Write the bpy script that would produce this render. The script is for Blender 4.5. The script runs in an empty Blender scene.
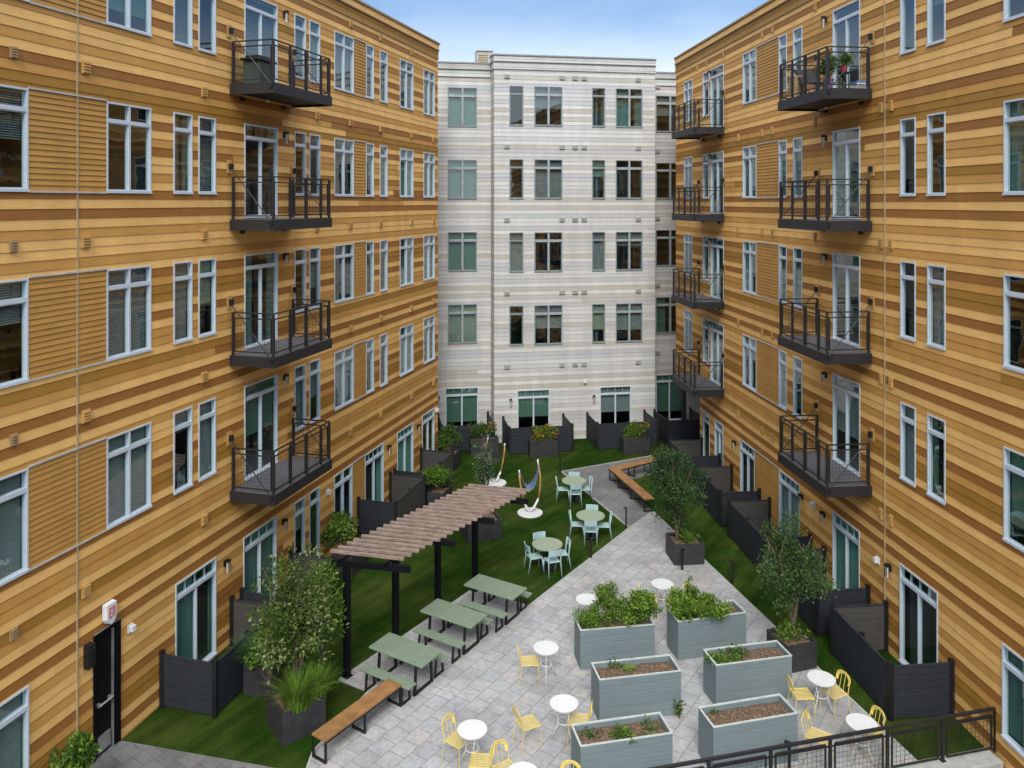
import bpy, math, random
from math import sin, cos, radians, pi, sqrt, atan2, floor
from mathutils import Vector, Matrix, noise as mnoise

random.seed(7)
S = bpy.context.scene
COL = S.collection

# ------------------------------------------------------------------ survey
CAMZ, F, CX, HY = 10.8, 796.0, 512.0, 202.0
def G(x, y, z=0.0):
    s = (y - HY) / (CAMZ - z)
    return ((x - CX) / s, F / s)
def wl(x):
    s = .0812 * (735 - x); return Vector(((x - CX) / s, F / s))
def wr(x):
    s = .0919 * (x - 436); return Vector(((x - CX) / s, F / s))
def wb(x):
    s = .0049 * (5050 - x); return Vector(((x - CX) / s, F / s))

# ------------------------------------------------------------------ materials
def newmat(name):
    m = bpy.data.materials.new(name); m.use_nodes = True
    nt = m.node_tree; nt.nodes.clear()
    out = nt.nodes.new('ShaderNodeOutputMaterial')
    return m, nt, out
def N(nt, t, **kw):
    n = nt.nodes.new(t)
    for k, v in kw.items(): setattr(n, k, v)
    return n
def pmat(name, col, rough=.6, metal=0, var=.12, scale=6, stretch=(1, 1, 1), bump=0.0, bscale=60, col2=None, spec=.5):
    m, nt, out = newmat(name)
    b = N(nt, 'ShaderNodeBsdfPrincipled')
    b.inputs['Roughness'].default_value = rough; b.inputs['Metallic'].default_value = metal
    b.inputs['Specular IOR Level'].default_value = spec
    tc = N(nt, 'ShaderNodeTexCoord'); mp = N(nt, 'ShaderNodeMapping'); mp.inputs['Scale'].default_value = stretch
    nt.links.new(tc.outputs['Object'], mp.inputs['Vector'])
    nz = N(nt, 'ShaderNodeTexNoise'); nz.inputs['Scale'].default_value = scale; nz.inputs['Detail'].default_value = 5
    nz.inputs['Roughness'].default_value = .65
    nt.links.new(mp.outputs[0], nz.inputs['Vector'])
    mx = N(nt, 'ShaderNodeMix', data_type='RGBA')
    c2 = col2 or tuple(max(0, c * (1 - 2 * var)) for c in col)
    c1 = col if col2 else tuple(min(1, c * (1 + var)) for c in col)
    mx.inputs[6].default_value = (*c1, 1); mx.inputs[7].default_value = (*c2, 1)
    mr = N(nt, 'ShaderNodeMapRange'); mr.inputs[1].default_value = .32; mr.inputs[2].default_value = .68
    nt.links.new(nz.outputs[0], mr.inputs[0]); nt.links.new(mr.outputs[0], mx.inputs[0])
    nt.links.new(mx.outputs[2], b.inputs['Base Color'])
    if bump:
        n2 = N(nt, 'ShaderNodeTexNoise'); n2.inputs['Scale'].default_value = bscale; n2.inputs['Detail'].default_value = 4
        nt.links.new(mp.outputs[0], n2.inputs['Vector'])
        bp = N(nt, 'ShaderNodeBump'); bp.inputs['Strength'].default_value = bump; bp.inputs['Distance'].default_value = .02
        nt.links.new(n2.outputs[0], bp.inputs['Height']); nt.links.new(bp.outputs[0], b.inputs['Normal'])
    nt.links.new(b.outputs[0], out.inputs[0])
    return m
def attrmat(name, attr, rough=.7, stretch=(.6, .6, 25), amp=.16, transl=0.0, spec=.35):
    m, nt, out = newmat(name)
    b = N(nt, 'ShaderNodeBsdfPrincipled'); b.inputs['Roughness'].default_value = rough
    b.inputs['Specular IOR Level'].default_value = spec
    at = N(nt, 'ShaderNodeAttribute'); at.attribute_name = attr
    tc = N(nt, 'ShaderNodeTexCoord'); mp = N(nt, 'ShaderNodeMapping'); mp.inputs['Scale'].default_value = stretch
    nt.links.new(tc.outputs['Object'], mp.inputs['Vector'])
    nz = N(nt, 'ShaderNodeTexNoise'); nz.inputs['Scale'].default_value = 3; nz.inputs['Detail'].default_value = 6
    nt.links.new(mp.outputs[0], nz.inputs['Vector'])
    mr = N(nt, 'ShaderNodeMapRange'); mr.inputs[1].default_value = .3; mr.inputs[2].default_value = .7
    mr.inputs[3].default_value = 1 - amp; mr.inputs[4].default_value = 1 + amp
    nt.links.new(nz.outputs[0], mr.inputs[0])
    mp2 = N(nt, 'ShaderNodeMapping'); mp2.inputs['Scale'].default_value = (1.6, 1.6, .22)
    nt.links.new(tc.outputs['Object'], mp2.inputs['Vector'])
    n2 = N(nt, 'ShaderNodeTexNoise'); n2.inputs['Scale'].default_value = 1.1; n2.inputs['Detail'].default_value = 7; n2.inputs['Roughness'].default_value = .6
    nt.links.new(mp2.outputs[0], n2.inputs['Vector'])
    mrb = N(nt, 'ShaderNodeMapRange'); mrb.inputs[1].default_value = .3; mrb.inputs[2].default_value = .7; mrb.inputs[3].default_value = .89; mrb.inputs[4].default_value = 1.08
    nt.links.new(n2.outputs[0], mrb.inputs[0])
    mm_ = N(nt, 'ShaderNodeMath', operation='MULTIPLY'); nt.links.new(mr.outputs[0], mm_.inputs[0]); nt.links.new(mrb.outputs[0], mm_.inputs[1])
    vm = N(nt, 'ShaderNodeVectorMath', operation='SCALE')
    nt.links.new(at.outputs['Color'], vm.inputs[0]); nt.links.new(mm_.outputs[0], vm.inputs['Scale'])
    nt.links.new(vm.outputs[0], b.inputs['Base Color'])
    if transl:
        tr = N(nt, 'ShaderNodeBsdfTranslucent'); nt.links.new(vm.outputs[0], tr.inputs[0])
        ms = N(nt, 'ShaderNodeMixShader'); ms.inputs[0].default_value = transl
        nt.links.new(b.outputs[0], ms.inputs[1]); nt.links.new(tr.outputs[0], ms.inputs[2])
        nt.links.new(ms.outputs[0], out.inputs[0])
    else: nt.links.new(b.outputs[0], out.inputs[0])
    return m
def glassmat(name, tint, ior=1.7):
    m, nt, out = newmat(name)
    fr = N(nt, 'ShaderNodeFresnel'); fr.inputs[0].default_value = ior
    gl = N(nt, 'ShaderNodeBsdfGlossy'); gl.inputs[0].default_value = (.9, .95, .97, 1); gl.inputs[1].default_value = .015
    tr = N(nt, 'ShaderNodeBsdfTransparent'); tr.inputs[0].default_value = (*tint, 1)
    tc = N(nt, 'ShaderNodeTexCoord'); nz = N(nt, 'ShaderNodeTexNoise'); nz.inputs['Scale'].default_value = 1.6
    nt.links.new(tc.outputs['Object'], nz.inputs['Vector'])
    bp = N(nt, 'ShaderNodeBump'); bp.inputs['Strength'].default_value = .12; bp.inputs['Distance'].default_value = .02
    nt.links.new(nz.outputs[0], bp.inputs['Height']); nt.links.new(bp.outputs[0], gl.inputs['Normal'])
    ms = N(nt, 'ShaderNodeMixShader')
    ge = N(nt, 'ShaderNodeNewGeometry'); inv = N(nt, 'ShaderNodeMath', operation='SUBTRACT'); inv.inputs[0].default_value = 1
    nt.links.new(ge.outputs['Backfacing'], inv.inputs[1])
    mu = N(nt, 'ShaderNodeMath', operation='MULTIPLY'); nt.links.new(fr.outputs[0], mu.inputs[0]); nt.links.new(inv.outputs[0], mu.inputs[1])
    nt.links.new(mu.outputs[0], ms.inputs[0]); nt.links.new(tr.outputs[0], ms.inputs[1]); nt.links.new(gl.outputs[0], ms.inputs[2])
    nt.links.new(ms.outputs[0], out.inputs[0])
    return m

M = {}
M['siding'] = attrmat('siding_boards', 'plank', .72, amp=.13)
M['white_siding'] = attrmat('pale_siding_boards', 'plank', .72, amp=.09)
M['leaf'] = attrmat('leaves', 'leafcol', .65, stretch=(2, 2, 2), amp=.2, transl=.3, spec=.12)
M['frame'] = pmat('pale_window_frame', (.48, .53, .57), .45, .0, .03)
M['frame_dark'] = pmat('grey_window_frame', (.20, .235, .235), .45)
M['mullion'] = pmat('light_grey_mullion', (.30, .34, .34), .45)
M['glass'] = glassmat('window_glass', (.74, .88, .85), 2.25)
M['black_metal'] = pmat('black_painted_metal', (.0055, .006, .007), .5, 0, .2)
M['deep_black'] = pmat('matt_black_door_paint', (.005, .005, .0065), .6, 0, .1, spec=.12)
M['bronze_metal'] = pmat('dark_bronze_metal', (.013, .012, .012), .55, 0, .15)
M['slab'] = pmat('dark_grey_steel_edge', (.013, .0125, .0135), .6, 0, .15, 3)
M['deck'] = pmat('grey_deck_boards', (.11, .107, .115), .7, 0, .15, 5, (1, 12, 1))
M['interior'] = pmat('interior_paint', (.06, .078, .08), .9)
M['blind'] = pmat('blind_slats', (.23, .23, .235), .6, 0, .06)
M['curtain'] = pmat('green_grey_curtain', (.10, .185, .16), .85, 0, .15, 3, (6, 6, .5))
M['teal_curtain'] = pmat('teal_curtain', (.13, .30, .26), .85, 0, .15, 3, (6, 6, .5))
M['roller_green'] = pmat('green_roller_blind', (.085, .145, .11), .85, 0, .06)
M['roller_cream'] = pmat('cream_roller_blind', (.22, .225, .17), .85, 0, .06)
M['fence_out'] = pmat('charcoal_composite_boards', (.023, .0262, .032), .7, 0, .28, 4, (1.5, 1.5, 22), spec=.3)
M['fence_in'] = pmat('brown_grey_composite_boards', (.058, .053, .047), .7, 0, .2, 4, (1.5, 1.5, 22))
M['dark_box'] = pmat('dark_grey_planter', (.028, .027, .028), .6, 0, .2, 5, bump=.15)
M['blue_box'] = pmat('blue_grey_planter_boards', (.172, .212, .213), .65, 0, .16, 3, (.7, .7, 16), col2=(.12, .155, .16))
M['rim'] = pmat('pale_planter_rim', (.44, .48, .44), .6, 0, .1)
M['green_plastic'] = pmat('sage_green_composite', (.175, .225, .155), .5, 0, .06, 4, bump=.05)
M['wood_seat'] = pmat('tan_bench_wood', (.27, .135, .045), .6, 0, .22, 3, (1, 1, 1))
M['pergola_wood'] = pmat('weathered_pink_brown_timber', (.26, .185, .145), .75, 0, .25, 3, (1, 5, 5), bump=.1, bscale=20)
M['blue_plastic'] = pmat('pale_blue_plastic', (.31, .44, .44), .5, 0, .05)
M['pale_top'] = pmat('pale_green_tabletop', (.26, .31, .21), .5, 0, .06)
M['white_paint'] = pmat('white_enamel', (.62, .62, .61), .35, 0, .03)
M['yellow'] = pmat('yellow_painted_wire', (.66, .50, .12), .45, 0, .05)
M['steel'] = pmat('brushed_steel', (.42, .42, .42), .35, .7, .1)
M['concrete'] = pmat('pale_concrete', (.36, .37, .33), .8, 0, .12, 5, bump=.2)
M['asphalt'] = pmat('asphalt', (.05, .05, .052), .9, 0, .2, 20, bump=.3)
M['bark'] = pmat('bark', (.12, .085, .055), .85, 0, .25, 9, (1, 1, .3), bump=.3)
M['trim_line'] = pmat('grey_trim', (.40, .41, .38), .6)
M['cap'] = pmat('roof_edge_metal', (.22, .23, .22), .6)
M['cap_tan'] = pmat('tan_roof_edge', (.30, .20, .10), .6)
M['roof'] = pmat('roof_membrane', (.35, .35, .34), .9, 0, .15, 2)
M['vent_tan'] = pmat('tan_vent', (.48, .28, .085), .6)
M['vent_white'] = pmat('white_vent', (.40, .39, .365), .6)
M['red'] = pmat('red_lettering', (.5, .02, .03), .5)
M['lamp_glass'] = pmat('lamp_lens', (.55, .55, .5), .3)
M['gold_wood'] = pmat('honey_laminated_wood', (.46, .26, .08), .4, 0, .15)
M['sling'] = pmat('blue_sling_fabric', (.10, .16, .26), .85, 0, .1, 8)
M['purple'] = pmat('purple_pot', (.20, .10, .22), .4)
M['wicker'] = pmat('tan_wicker', (.42, .30, .15), .8, 0, .3, 30)
M['black_fabric'] = pmat('black_sling_fabric', (.02, .02, .025), .8)
M['lidblue'] = pmat('blue_lid', (.08, .22, .60), .4)
M['joint'] = pmat('pale_seam_strip', (.36, .29, .17), .6)

def soilmat():
    m, nt, out = newmat('bark_mulch')
    b = N(nt, 'ShaderNodeBsdfPrincipled'); b.inputs['Roughness'].default_value = .95
    tc = N(nt, 'ShaderNodeTexCoord'); v = N(nt, 'ShaderNodeTexVoronoi'); v.inputs['Scale'].default_value = 38
    nz = N(nt, 'ShaderNodeTexNoise'); nz.inputs['Scale'].default_value = 9
    mix = N(nt, 'ShaderNodeMix', data_type='VECTOR'); mix.inputs[0].default_value = .12
    nt.links.new(tc.outputs['Object'], nz.inputs[0]); nt.links.new(tc.outputs['Object'], mix.inputs[4]); nt.links.new(nz.outputs['Color'], mix.inputs[5])
    nt.links.new(mix.outputs[1], v.inputs[0])
    cr = N(nt, 'ShaderNodeValToRGB'); e = cr.color_ramp.elements
    e[0].position = .0; e[0].color = (.045, .027, .016, 1); e[1].position = 1; e[1].color = (.25, .165, .10, 1)
    x = e.new(.55); x.color = (.125, .078, .046, 1)
    nt.links.new(v.outputs['Color'], cr.inputs[0]); nt.links.new(cr.outputs[0], b.inputs['Base Color'])
    bp = N(nt, 'ShaderNodeBump'); bp.inputs['Strength'].default_value = .9; bp.inputs['Distance'].default_value = .02
    nt.links.new(v.outputs['Color'], bp.inputs['Height']); nt.links.new(bp.outputs[0], b.inputs['Normal'])
    nt.links.new(b.outputs[0], out.inputs[0]); return m
M['soil'] = soilmat()

def turfmat():
    m, nt, out = newmat('turf')
    b = N(nt, 'ShaderNodeBsdfPrincipled'); b.inputs['Roughness'].default_value = .9; b.inputs['Specular IOR Level'].default_value = .03
    tc = N(nt, 'ShaderNodeTexCoord')
    big = N(nt, 'ShaderNodeTexNoise'); big.inputs['Scale'].default_value = .45; big.inputs['Detail'].default_value = 6; big.inputs['Roughness'].default_value = .6
    fine = N(nt, 'ShaderNodeTexNoise'); fine.inputs['Scale'].default_value = 16; fine.inputs['Detail'].default_value = 9; fine.inputs['Roughness'].default_value = .8
    mp = N(nt, 'ShaderNodeMapping'); mp.vector_type = 'TEXTURE'; mp.inputs['Rotation'].default_value = (0, 0, radians(55.7)); mp.inputs['Scale'].default_value = (5, .6, 1)
    st = N(nt, 'ShaderNodeTexNoise'); st.inputs['Scale'].default_value = 2.2; st.inputs['Detail'].default_value = 3
    for n in (big, fine): nt.links.new(tc.outputs['Object'], n.inputs[0])
    nt.links.new(tc.outputs['Object'], mp.inputs[0]); nt.links.new(mp.outputs[0], st.inputs[0])
    a = N(nt, 'ShaderNodeMix', data_type='RGBA'); a.inputs[6].default_value = (.0115, .032, .003, 1); a.inputs[7].default_value = (.038, .055, .010, 1)
    mr = N(nt, 'ShaderNodeMapRange'); mr.inputs[1].default_value = .42; mr.inputs[2].default_value = .66
    nt.links.new(big.outputs[0], mr.inputs[0]); nt.links.new(mr.outputs[0], a.inputs[0])
    c = N(nt, 'ShaderNodeMix', data_type='RGBA', blend_type='MULTIPLY'); c.inputs[0].default_value = 1
    ad = N(nt, 'ShaderNodeMath', operation='ADD'); nt.links.new(fine.outputs[0], ad.inputs[0]); nt.links.new(st.outputs[0], ad.inputs[1])
    m2 = N(nt, 'ShaderNodeMapRange'); m2.inputs[1].default_value = .65; m2.inputs[2].default_value = 1.35; m2.inputs[3].default_value = .5; m2.inputs[4].default_value = 1.7
    nt.links.new(ad.outputs[0], m2.inputs[0]); nt.links.new(a.outputs[2], c.inputs[6]); nt.links.new(m2.outputs[0], c.inputs[7])
    nt.links.new(c.outputs[2], b.inputs['Base Color'])
    bp = N(nt, 'ShaderNodeBump'); bp.inputs['Strength'].default_value = .8; bp.inputs['Distance'].default_value = .03
    nt.links.new(fine.outputs[0], bp.inputs['Height']); nt.links.new(bp.outputs[0], b.inputs['Normal'])
    nt.links.new(b.outputs[0], out.inputs[0]); return m
M['turf'] = turfmat()

def pavermat(name, cols, w=.42, h=.40, rot=55.7, mortar=(.13, .13, .12)):
    m, nt, out = newmat(name)
    b = N(nt, 'ShaderNodeBsdfPrincipled'); b.inputs['Roughness'].default_value = .75
    tc = N(nt, 'ShaderNodeTexCoord'); mp = N(nt, 'ShaderNodeMapping')
    mp.vector_type = 'POINT'; mp.inputs['Rotation'].default_value = (0, 0, radians(-rot))
    nt.links.new(tc.outputs['Object'], mp.inputs[0])
    br = N(nt, 'ShaderNodeTexBrick'); br.inputs['Scale'].default_value = 1; br.offset = .5; br.offset_frequency = 2
    br.inputs['Brick Width'].default_value = w; br.inputs['Row Height'].default_value = h
    br.inputs['Mortar Size'].default_value = .006; br.inputs['Mortar Smooth'].default_value = .2
    br.inputs['Color1'].default_value = (0, 0, 0, 1); br.inputs['Color2'].default_value = (1, 1, 1, 1); br.inputs['Mortar'].default_value = (.5, .5, .5, 1)
    nt.links.new(mp.outputs[0], br.inputs[0])
    cr = N(nt, 'ShaderNodeValToRGB'); e = cr.color_ramp.elements
    e[0].position = 0; e[0].color = (*cols[0], 1); e[1].position = 1; e[1].color = (*cols[-1], 1)
    for i, cc in enumerate(cols[1:-1]):
        x = e.new((i + 1) / (len(cols) - 1)); x.color = (*cc, 1)
    nt.links.new(br.outputs['Color'], cr.inputs[0])
    nz = N(nt, 'ShaderNodeTexNoise'); nz.inputs['Scale'].default_value = 5; nz.inputs['Detail'].default_value = 8; nz.inputs['Roughness'].default_value = .65; nz.inputs['Distortion'].default_value = 1.2
    nt.links.new(mp.outputs[0], nz.inputs[0])
    mr = N(nt, 'ShaderNodeMapRange'); mr.inputs[1].default_value = .3; mr.inputs[2].default_value = .7; mr.inputs[3].default_value = .78; mr.inputs[4].default_value = 1.2
    nt.links.new(nz.outputs[0], mr.inputs[0])
    n3 = N(nt, 'ShaderNodeTexNoise'); n3.inputs['Scale'].default_value = .7; n3.inputs['Detail'].default_value = 4
    nt.links.new(tc.outputs['Object'], n3.inputs[0])
    mr3 = N(nt, 'ShaderNodeMapRange'); mr3.inputs[1].default_value = .3; mr3.inputs[2].default_value = .7; mr3.inputs[3].default_value = .8; mr3.inputs[4].default_value = 1.12
    nt.links.new(n3.outputs[0], mr3.inputs[0])
    mm = N(nt, 'ShaderNodeMath', operation='MULTIPLY'); nt.links.new(mr.outputs[0], mm.inputs[0]); nt.links.new(mr3.outputs[0], mm.inputs[1])
    vm = N(nt, 'ShaderNodeVectorMath', operation='SCALE'); nt.links.new(cr.outputs[0], vm.inputs[0]); nt.links.new(mm.outputs[0], vm.inputs['Scale'])
    mx = N(nt, 'ShaderNodeMix', data_type='RGBA'); mx.inputs[7].default_value = (*mortar, 1)
    nt.links.new(br.outputs['Fac'], mx.inputs[0]); nt.links.new(vm.outputs[0], mx.inputs[6])
    nt.links.new(mx.outputs[2], b.inputs['Base Color'])
    bp = N(nt, 'ShaderNodeBump'); bp.inputs['Strength'].default_value = .5; bp.inputs['Distance'].default_value = .01; bp.invert = True
    nt.links.new(br.outputs['Fac'], bp.inputs['Height'])
    b2 = N(nt, 'ShaderNodeBump'); b2.inputs['Strength'].default_value = .25; b2.inputs['Distance'].default_value = .02
    nt.links.new(nz.outputs[0], b2.inputs['Height']); nt.links.new(bp.outputs[0], b2.inputs['Normal']); nt.links.new(b2.outputs[0], b.inputs['Normal'])
    nt.links.new(b.outputs[0], out.inputs[0]); return m
M['pavers'] = pavermat('light_stone_pavers', [(.315, .322, .32), (.36, .35, .333), (.33, .337, .335), (.38, .362, .34), (.345, .352, .355), (.31, .303, .297)])
M['dark_pavers'] = pavermat('dark_stone_pavers', [(.125, .125, .12), (.16, .155, .15), (.14, .14, .14), (.175, .17, .16)], mortar=(.06, .06, .06))

# ------------------------------------------------------------------ mesh builder
class MB:
    def __init__(s, X=None):
        s.v = []; s.f = []; s.mi = []; s.X = X; s.col = []; s.c = None
    def _v(s, p):
        p = Vector(p)
        if s.X is not None: p = s.X @ p
        s.v.append(p[:]); return len(s.v) - 1
    def face(s, pts, mi=0):
        s.f.append([s._v(p) for p in pts]); s.mi.append(mi); s.col.append(s.c)
    def add(s, pts, faces, mi=0):
        b = len(s.v)
        for p in pts: s._v(p)
        for f in faces:
            s.f.append([b + i for i in f]); s.mi.append(mi); s.col.append(s.c)
    def box(s, x0, x1, y0, y1, z0, z1, mi=0, T=None):
        pts = [Vector(p) for p in ((x0, y0, z0), (x1, y0, z0), (x1, y1, z0), (x0, y1, z0), (x0, y0, z1), (x1, y0, z1), (x1, y1, z1), (x0, y1, z1))]
        if T is not None: pts = [T @ p for p in pts]
        s.add(pts, [(0, 3, 2, 1), (4, 5, 6, 7), (0, 1, 5, 4), (1, 2, 6, 5), (2, 3, 7, 6), (3, 0, 4, 7)], mi)
    def beam(s, p, q, w, h, mi=0):
        p, q = Vector(p), Vector(q); d = q - p; L = d.length
        if L < 1e-6: return
        d.normalize()
        up = Vector((0, 0, 1)) if abs(d.z) < .95 else Vector((1, 0, 0))
        a = d.cross(up).normalized() * (w / 2); b = a.cross(d).normalized() * (h / 2)
        s.add([p - a - b, p + a - b, p + a + b, p - a + b, q - a - b, q + a - b, q + a + b, q - a + b],
              [(0, 3, 2, 1), (4, 5, 6, 7), (0, 1, 5, 4), (1, 2, 6, 5), (2, 3, 7, 6), (3, 0, 4, 7)], mi)
    def tube(s, pts, r, n=6, mi=0, cap=True):
        pts = [Vector(p) for p in pts]; k = len(pts)
        rs = r if isinstance(r, (list, tuple)) else [r] * k
        base = len(s.v); prev = None
        for i, p in enumerate(pts):
            d = (pts[min(i + 1, k - 1)] - pts[max(i - 1, 0)]).normalized()
            if prev is None:
                a = d.orthogonal().normalized()
            else:
                a = (prev - d * prev.dot(d)); a = a.normalized() if a.length > 1e-6 else d.orthogonal().normalized()
            prev = a; b = d.cross(a)
            for j in range(n):
                t = 2 * pi * j / n
                s._v(p + (a * cos(t) + b * sin(t)) * rs[i])
        for i in range(k - 1):
            for j in range(n):
                j2 = (j + 1) % n
                s.f.append([base + i * n + j, base + i * n + j2, base + (i + 1) * n + j2, base + (i + 1) * n + j]); s.mi.append(mi); s.col.append(s.c)
        if cap:
            s.f.append([base + j for j in range(n)][::-1]); s.mi.append(mi); s.col.append(s.c)
            s.f.append([base + (k - 1) * n + j for j in range(n)]); s.mi.append(mi); s.col.append(s.c)
    def cyl(s, cx, cy, z0, z1, r, n=24, mi=0, r2=None):
        r2 = r if r2 is None else r2
        pts = [(cx + r * cos(2 * pi * i / n), cy + r * sin(2 * pi * i / n), z0) for i in range(n)] + \
              [(cx + r2 * cos(2 * pi * i / n), cy + r2 * sin(2 * pi * i / n), z1) for i in range(n)]
        fs = [(i, (i + 1) % n, n + (i + 1) % n, n + i) for i in range(n)] + [tuple(range(n))[::-1], tuple(range(n, 2 * n))]
        s.add(pts, fs, mi)
    def prism(s, poly, z0, z1, mi=0):
        n = len(poly)
        s.add([(p[0], p[1], z0) for p in poly] + [(p[0], p[1], z1) for p in poly],
              [tuple(range(n))[::-1], tuple(range(n, 2 * n))] + [(i, (i + 1) % n, n + (i + 1) % n, n + i) for i in range(n)], mi)
    def build(s, name, mats, parent=None, smooth=False, bevel=0, attr=None):
        me = bpy.data.meshes.new(name); me.from_pydata(s.v, [], s.f)
        if not isinstance(mats, (list, tuple)): mats = [mats]
        for m in mats: me.materials.append(M[m] if isinstance(m, str) else m)
        me.polygons.foreach_set('material_index', s.mi)
        if smooth: me.polygons.foreach_set('use_smooth', [True] * len(s.f))
        if attr:
            a = me.attributes.new(attr, 'FLOAT_COLOR', 'FACE')
            buf = []
            for c in s.col: buf += [*(c or (.3, .3, .3)), 1]
            a.data.foreach_set('color', buf)
        me.update()
        o = bpy.data.objects.new(name, me); COL.objects.link(o)
        if parent: o.parent = parent
        if bevel:
            b = o.modifiers.new('bevel', 'BEVEL'); b.width = bevel; b.segments = 2; b.limit_method = 'ANGLE'
        return o

def tag(o, label=None, cat=None, group=None, kind=None):
    if label: o['label'] = label
    if cat: o['category'] = cat
    if group: o['group'] = group
    if kind: o['kind'] = kind
    elif label: o['kind'] = 'thing'
    return o
def thing(name, label, cat, loc=(0, 0, 0), rz=0, group=None):
    o = bpy.data.objects.new(name, None); COL.objects.link(o)
    o.empty_display_size = .2
    o.location = loc; o.rotation_euler = (0, 0, rz)
    return tag(o, label, cat, group)
def dup(root, loc, rz, label, group=None):
    r = root.copy(); COL.objects.link(r); r.location = loc; r.rotation_euler = (0, 0, rz); r['label'] = label
    if group: r['group'] = group
    for ch in list(root.children):
        c = ch.copy(); COL.objects.link(c); c.parent = r
        for g in list(ch.children):
            d = g.copy(); COL.objects.link(d); d.parent = c
    return r

# ------------------------------------------------------------------ facades
SEQ = "DLDLMLLMLDMGGLDLMMLGML"
ROW = .1833
WARM = {'L': (.67, .388, .122), 'M': (.475, .240, .056), 'D': (.265, .108, .020), 'G': (.30, .145, .019)}
PALE = {'L': (.50, .49, .455), 'M': (.415, .41, .405), 'D': (.40, .37, .325), 'G': (.45, .44, .41)}
def row_letter(k, shift=0):
    # k = row index counted upward from z=0
    i = 22 - int(round((k + 1) * ROW / ROW - 10.97 / ROW))
    return SEQ[(i + shift) % 22]
def siding(mb, u0, u1, z0, z1, holes, pal, row=ROW, y0=0.0, single=None, seed=1, shift=0, zanchor=0.0, out=.012):
    rg = random.Random(seed)
    zs = set([z0, z1])
    k0 = floor((z0 - zanchor) / row + 1e-6); k1 = int(math.ceil((z1 - zanchor) / row - 1e-6))
    for k in range(k0, k1 + 1):
        z = zanchor + k * row
        if z0 < z < z1: zs.add(round(z, 5))
    for h in holes:
        for z in (h[2], h[3]):
            if z0 < z < z1: zs.add(round(z, 5))
    zs = sorted(zs)
    joints = {}
    for a, b in zip(zs, zs[1:]):
        if b - a < 1e-4: continue
        zm = (a + b) / 2; k = floor((zm - zanchor) / row); kb = zanchor + k * row
        blk = sorted([(h[0], h[1]) for h in holes if h[2] < zm < h[3]])
        segs = []; cur = u0
        for p, q in blk:
            if p > cur: segs.append((cur, min(p, u1)))
            cur = max(cur, q)
        if cur < u1: segs.append((cur, u1))
        if k not in joints:
            js = []; u = u0 - rg.random() * 3.6
            while u < u1:
                if single: c = single; v = rg.uniform(.93, 1.07)
                else:
                    L = row_letter(k, shift)
                    if rg.random() < .03: L = rg.choice('LMDG')
                    c = pal[L]; v = rg.uniform(.95, 1.05)
                js.append((u, tuple(x * v for x in c))); u += 3.66
            js.append((u1 + 99, js[-1][1])); joints[k] = js
        fa = y0 - out * (1 - (a - kb) / row); fb = y0 - out * (1 - (b - kb) / row)
        for p, q in segs:
            if q - p < 1e-4: continue
            for (ju, jc), (jn, _) in zip(joints[k], joints[k][1:]):
                s0, s1 = max(p, ju), min(q, jn)
                if s1 - s0 < 1e-4: continue
                mb.c = jc
                mb.face([(s0, fa, a), (s1, fa, a), (s1, fb, b), (s0, fb, b)])
                if abs(a - kb) < 1e-3:
                    mb.face([(s0, y0, a), (s1, y0, a), (s1, fa, a), (s0, fa, a)])

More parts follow.
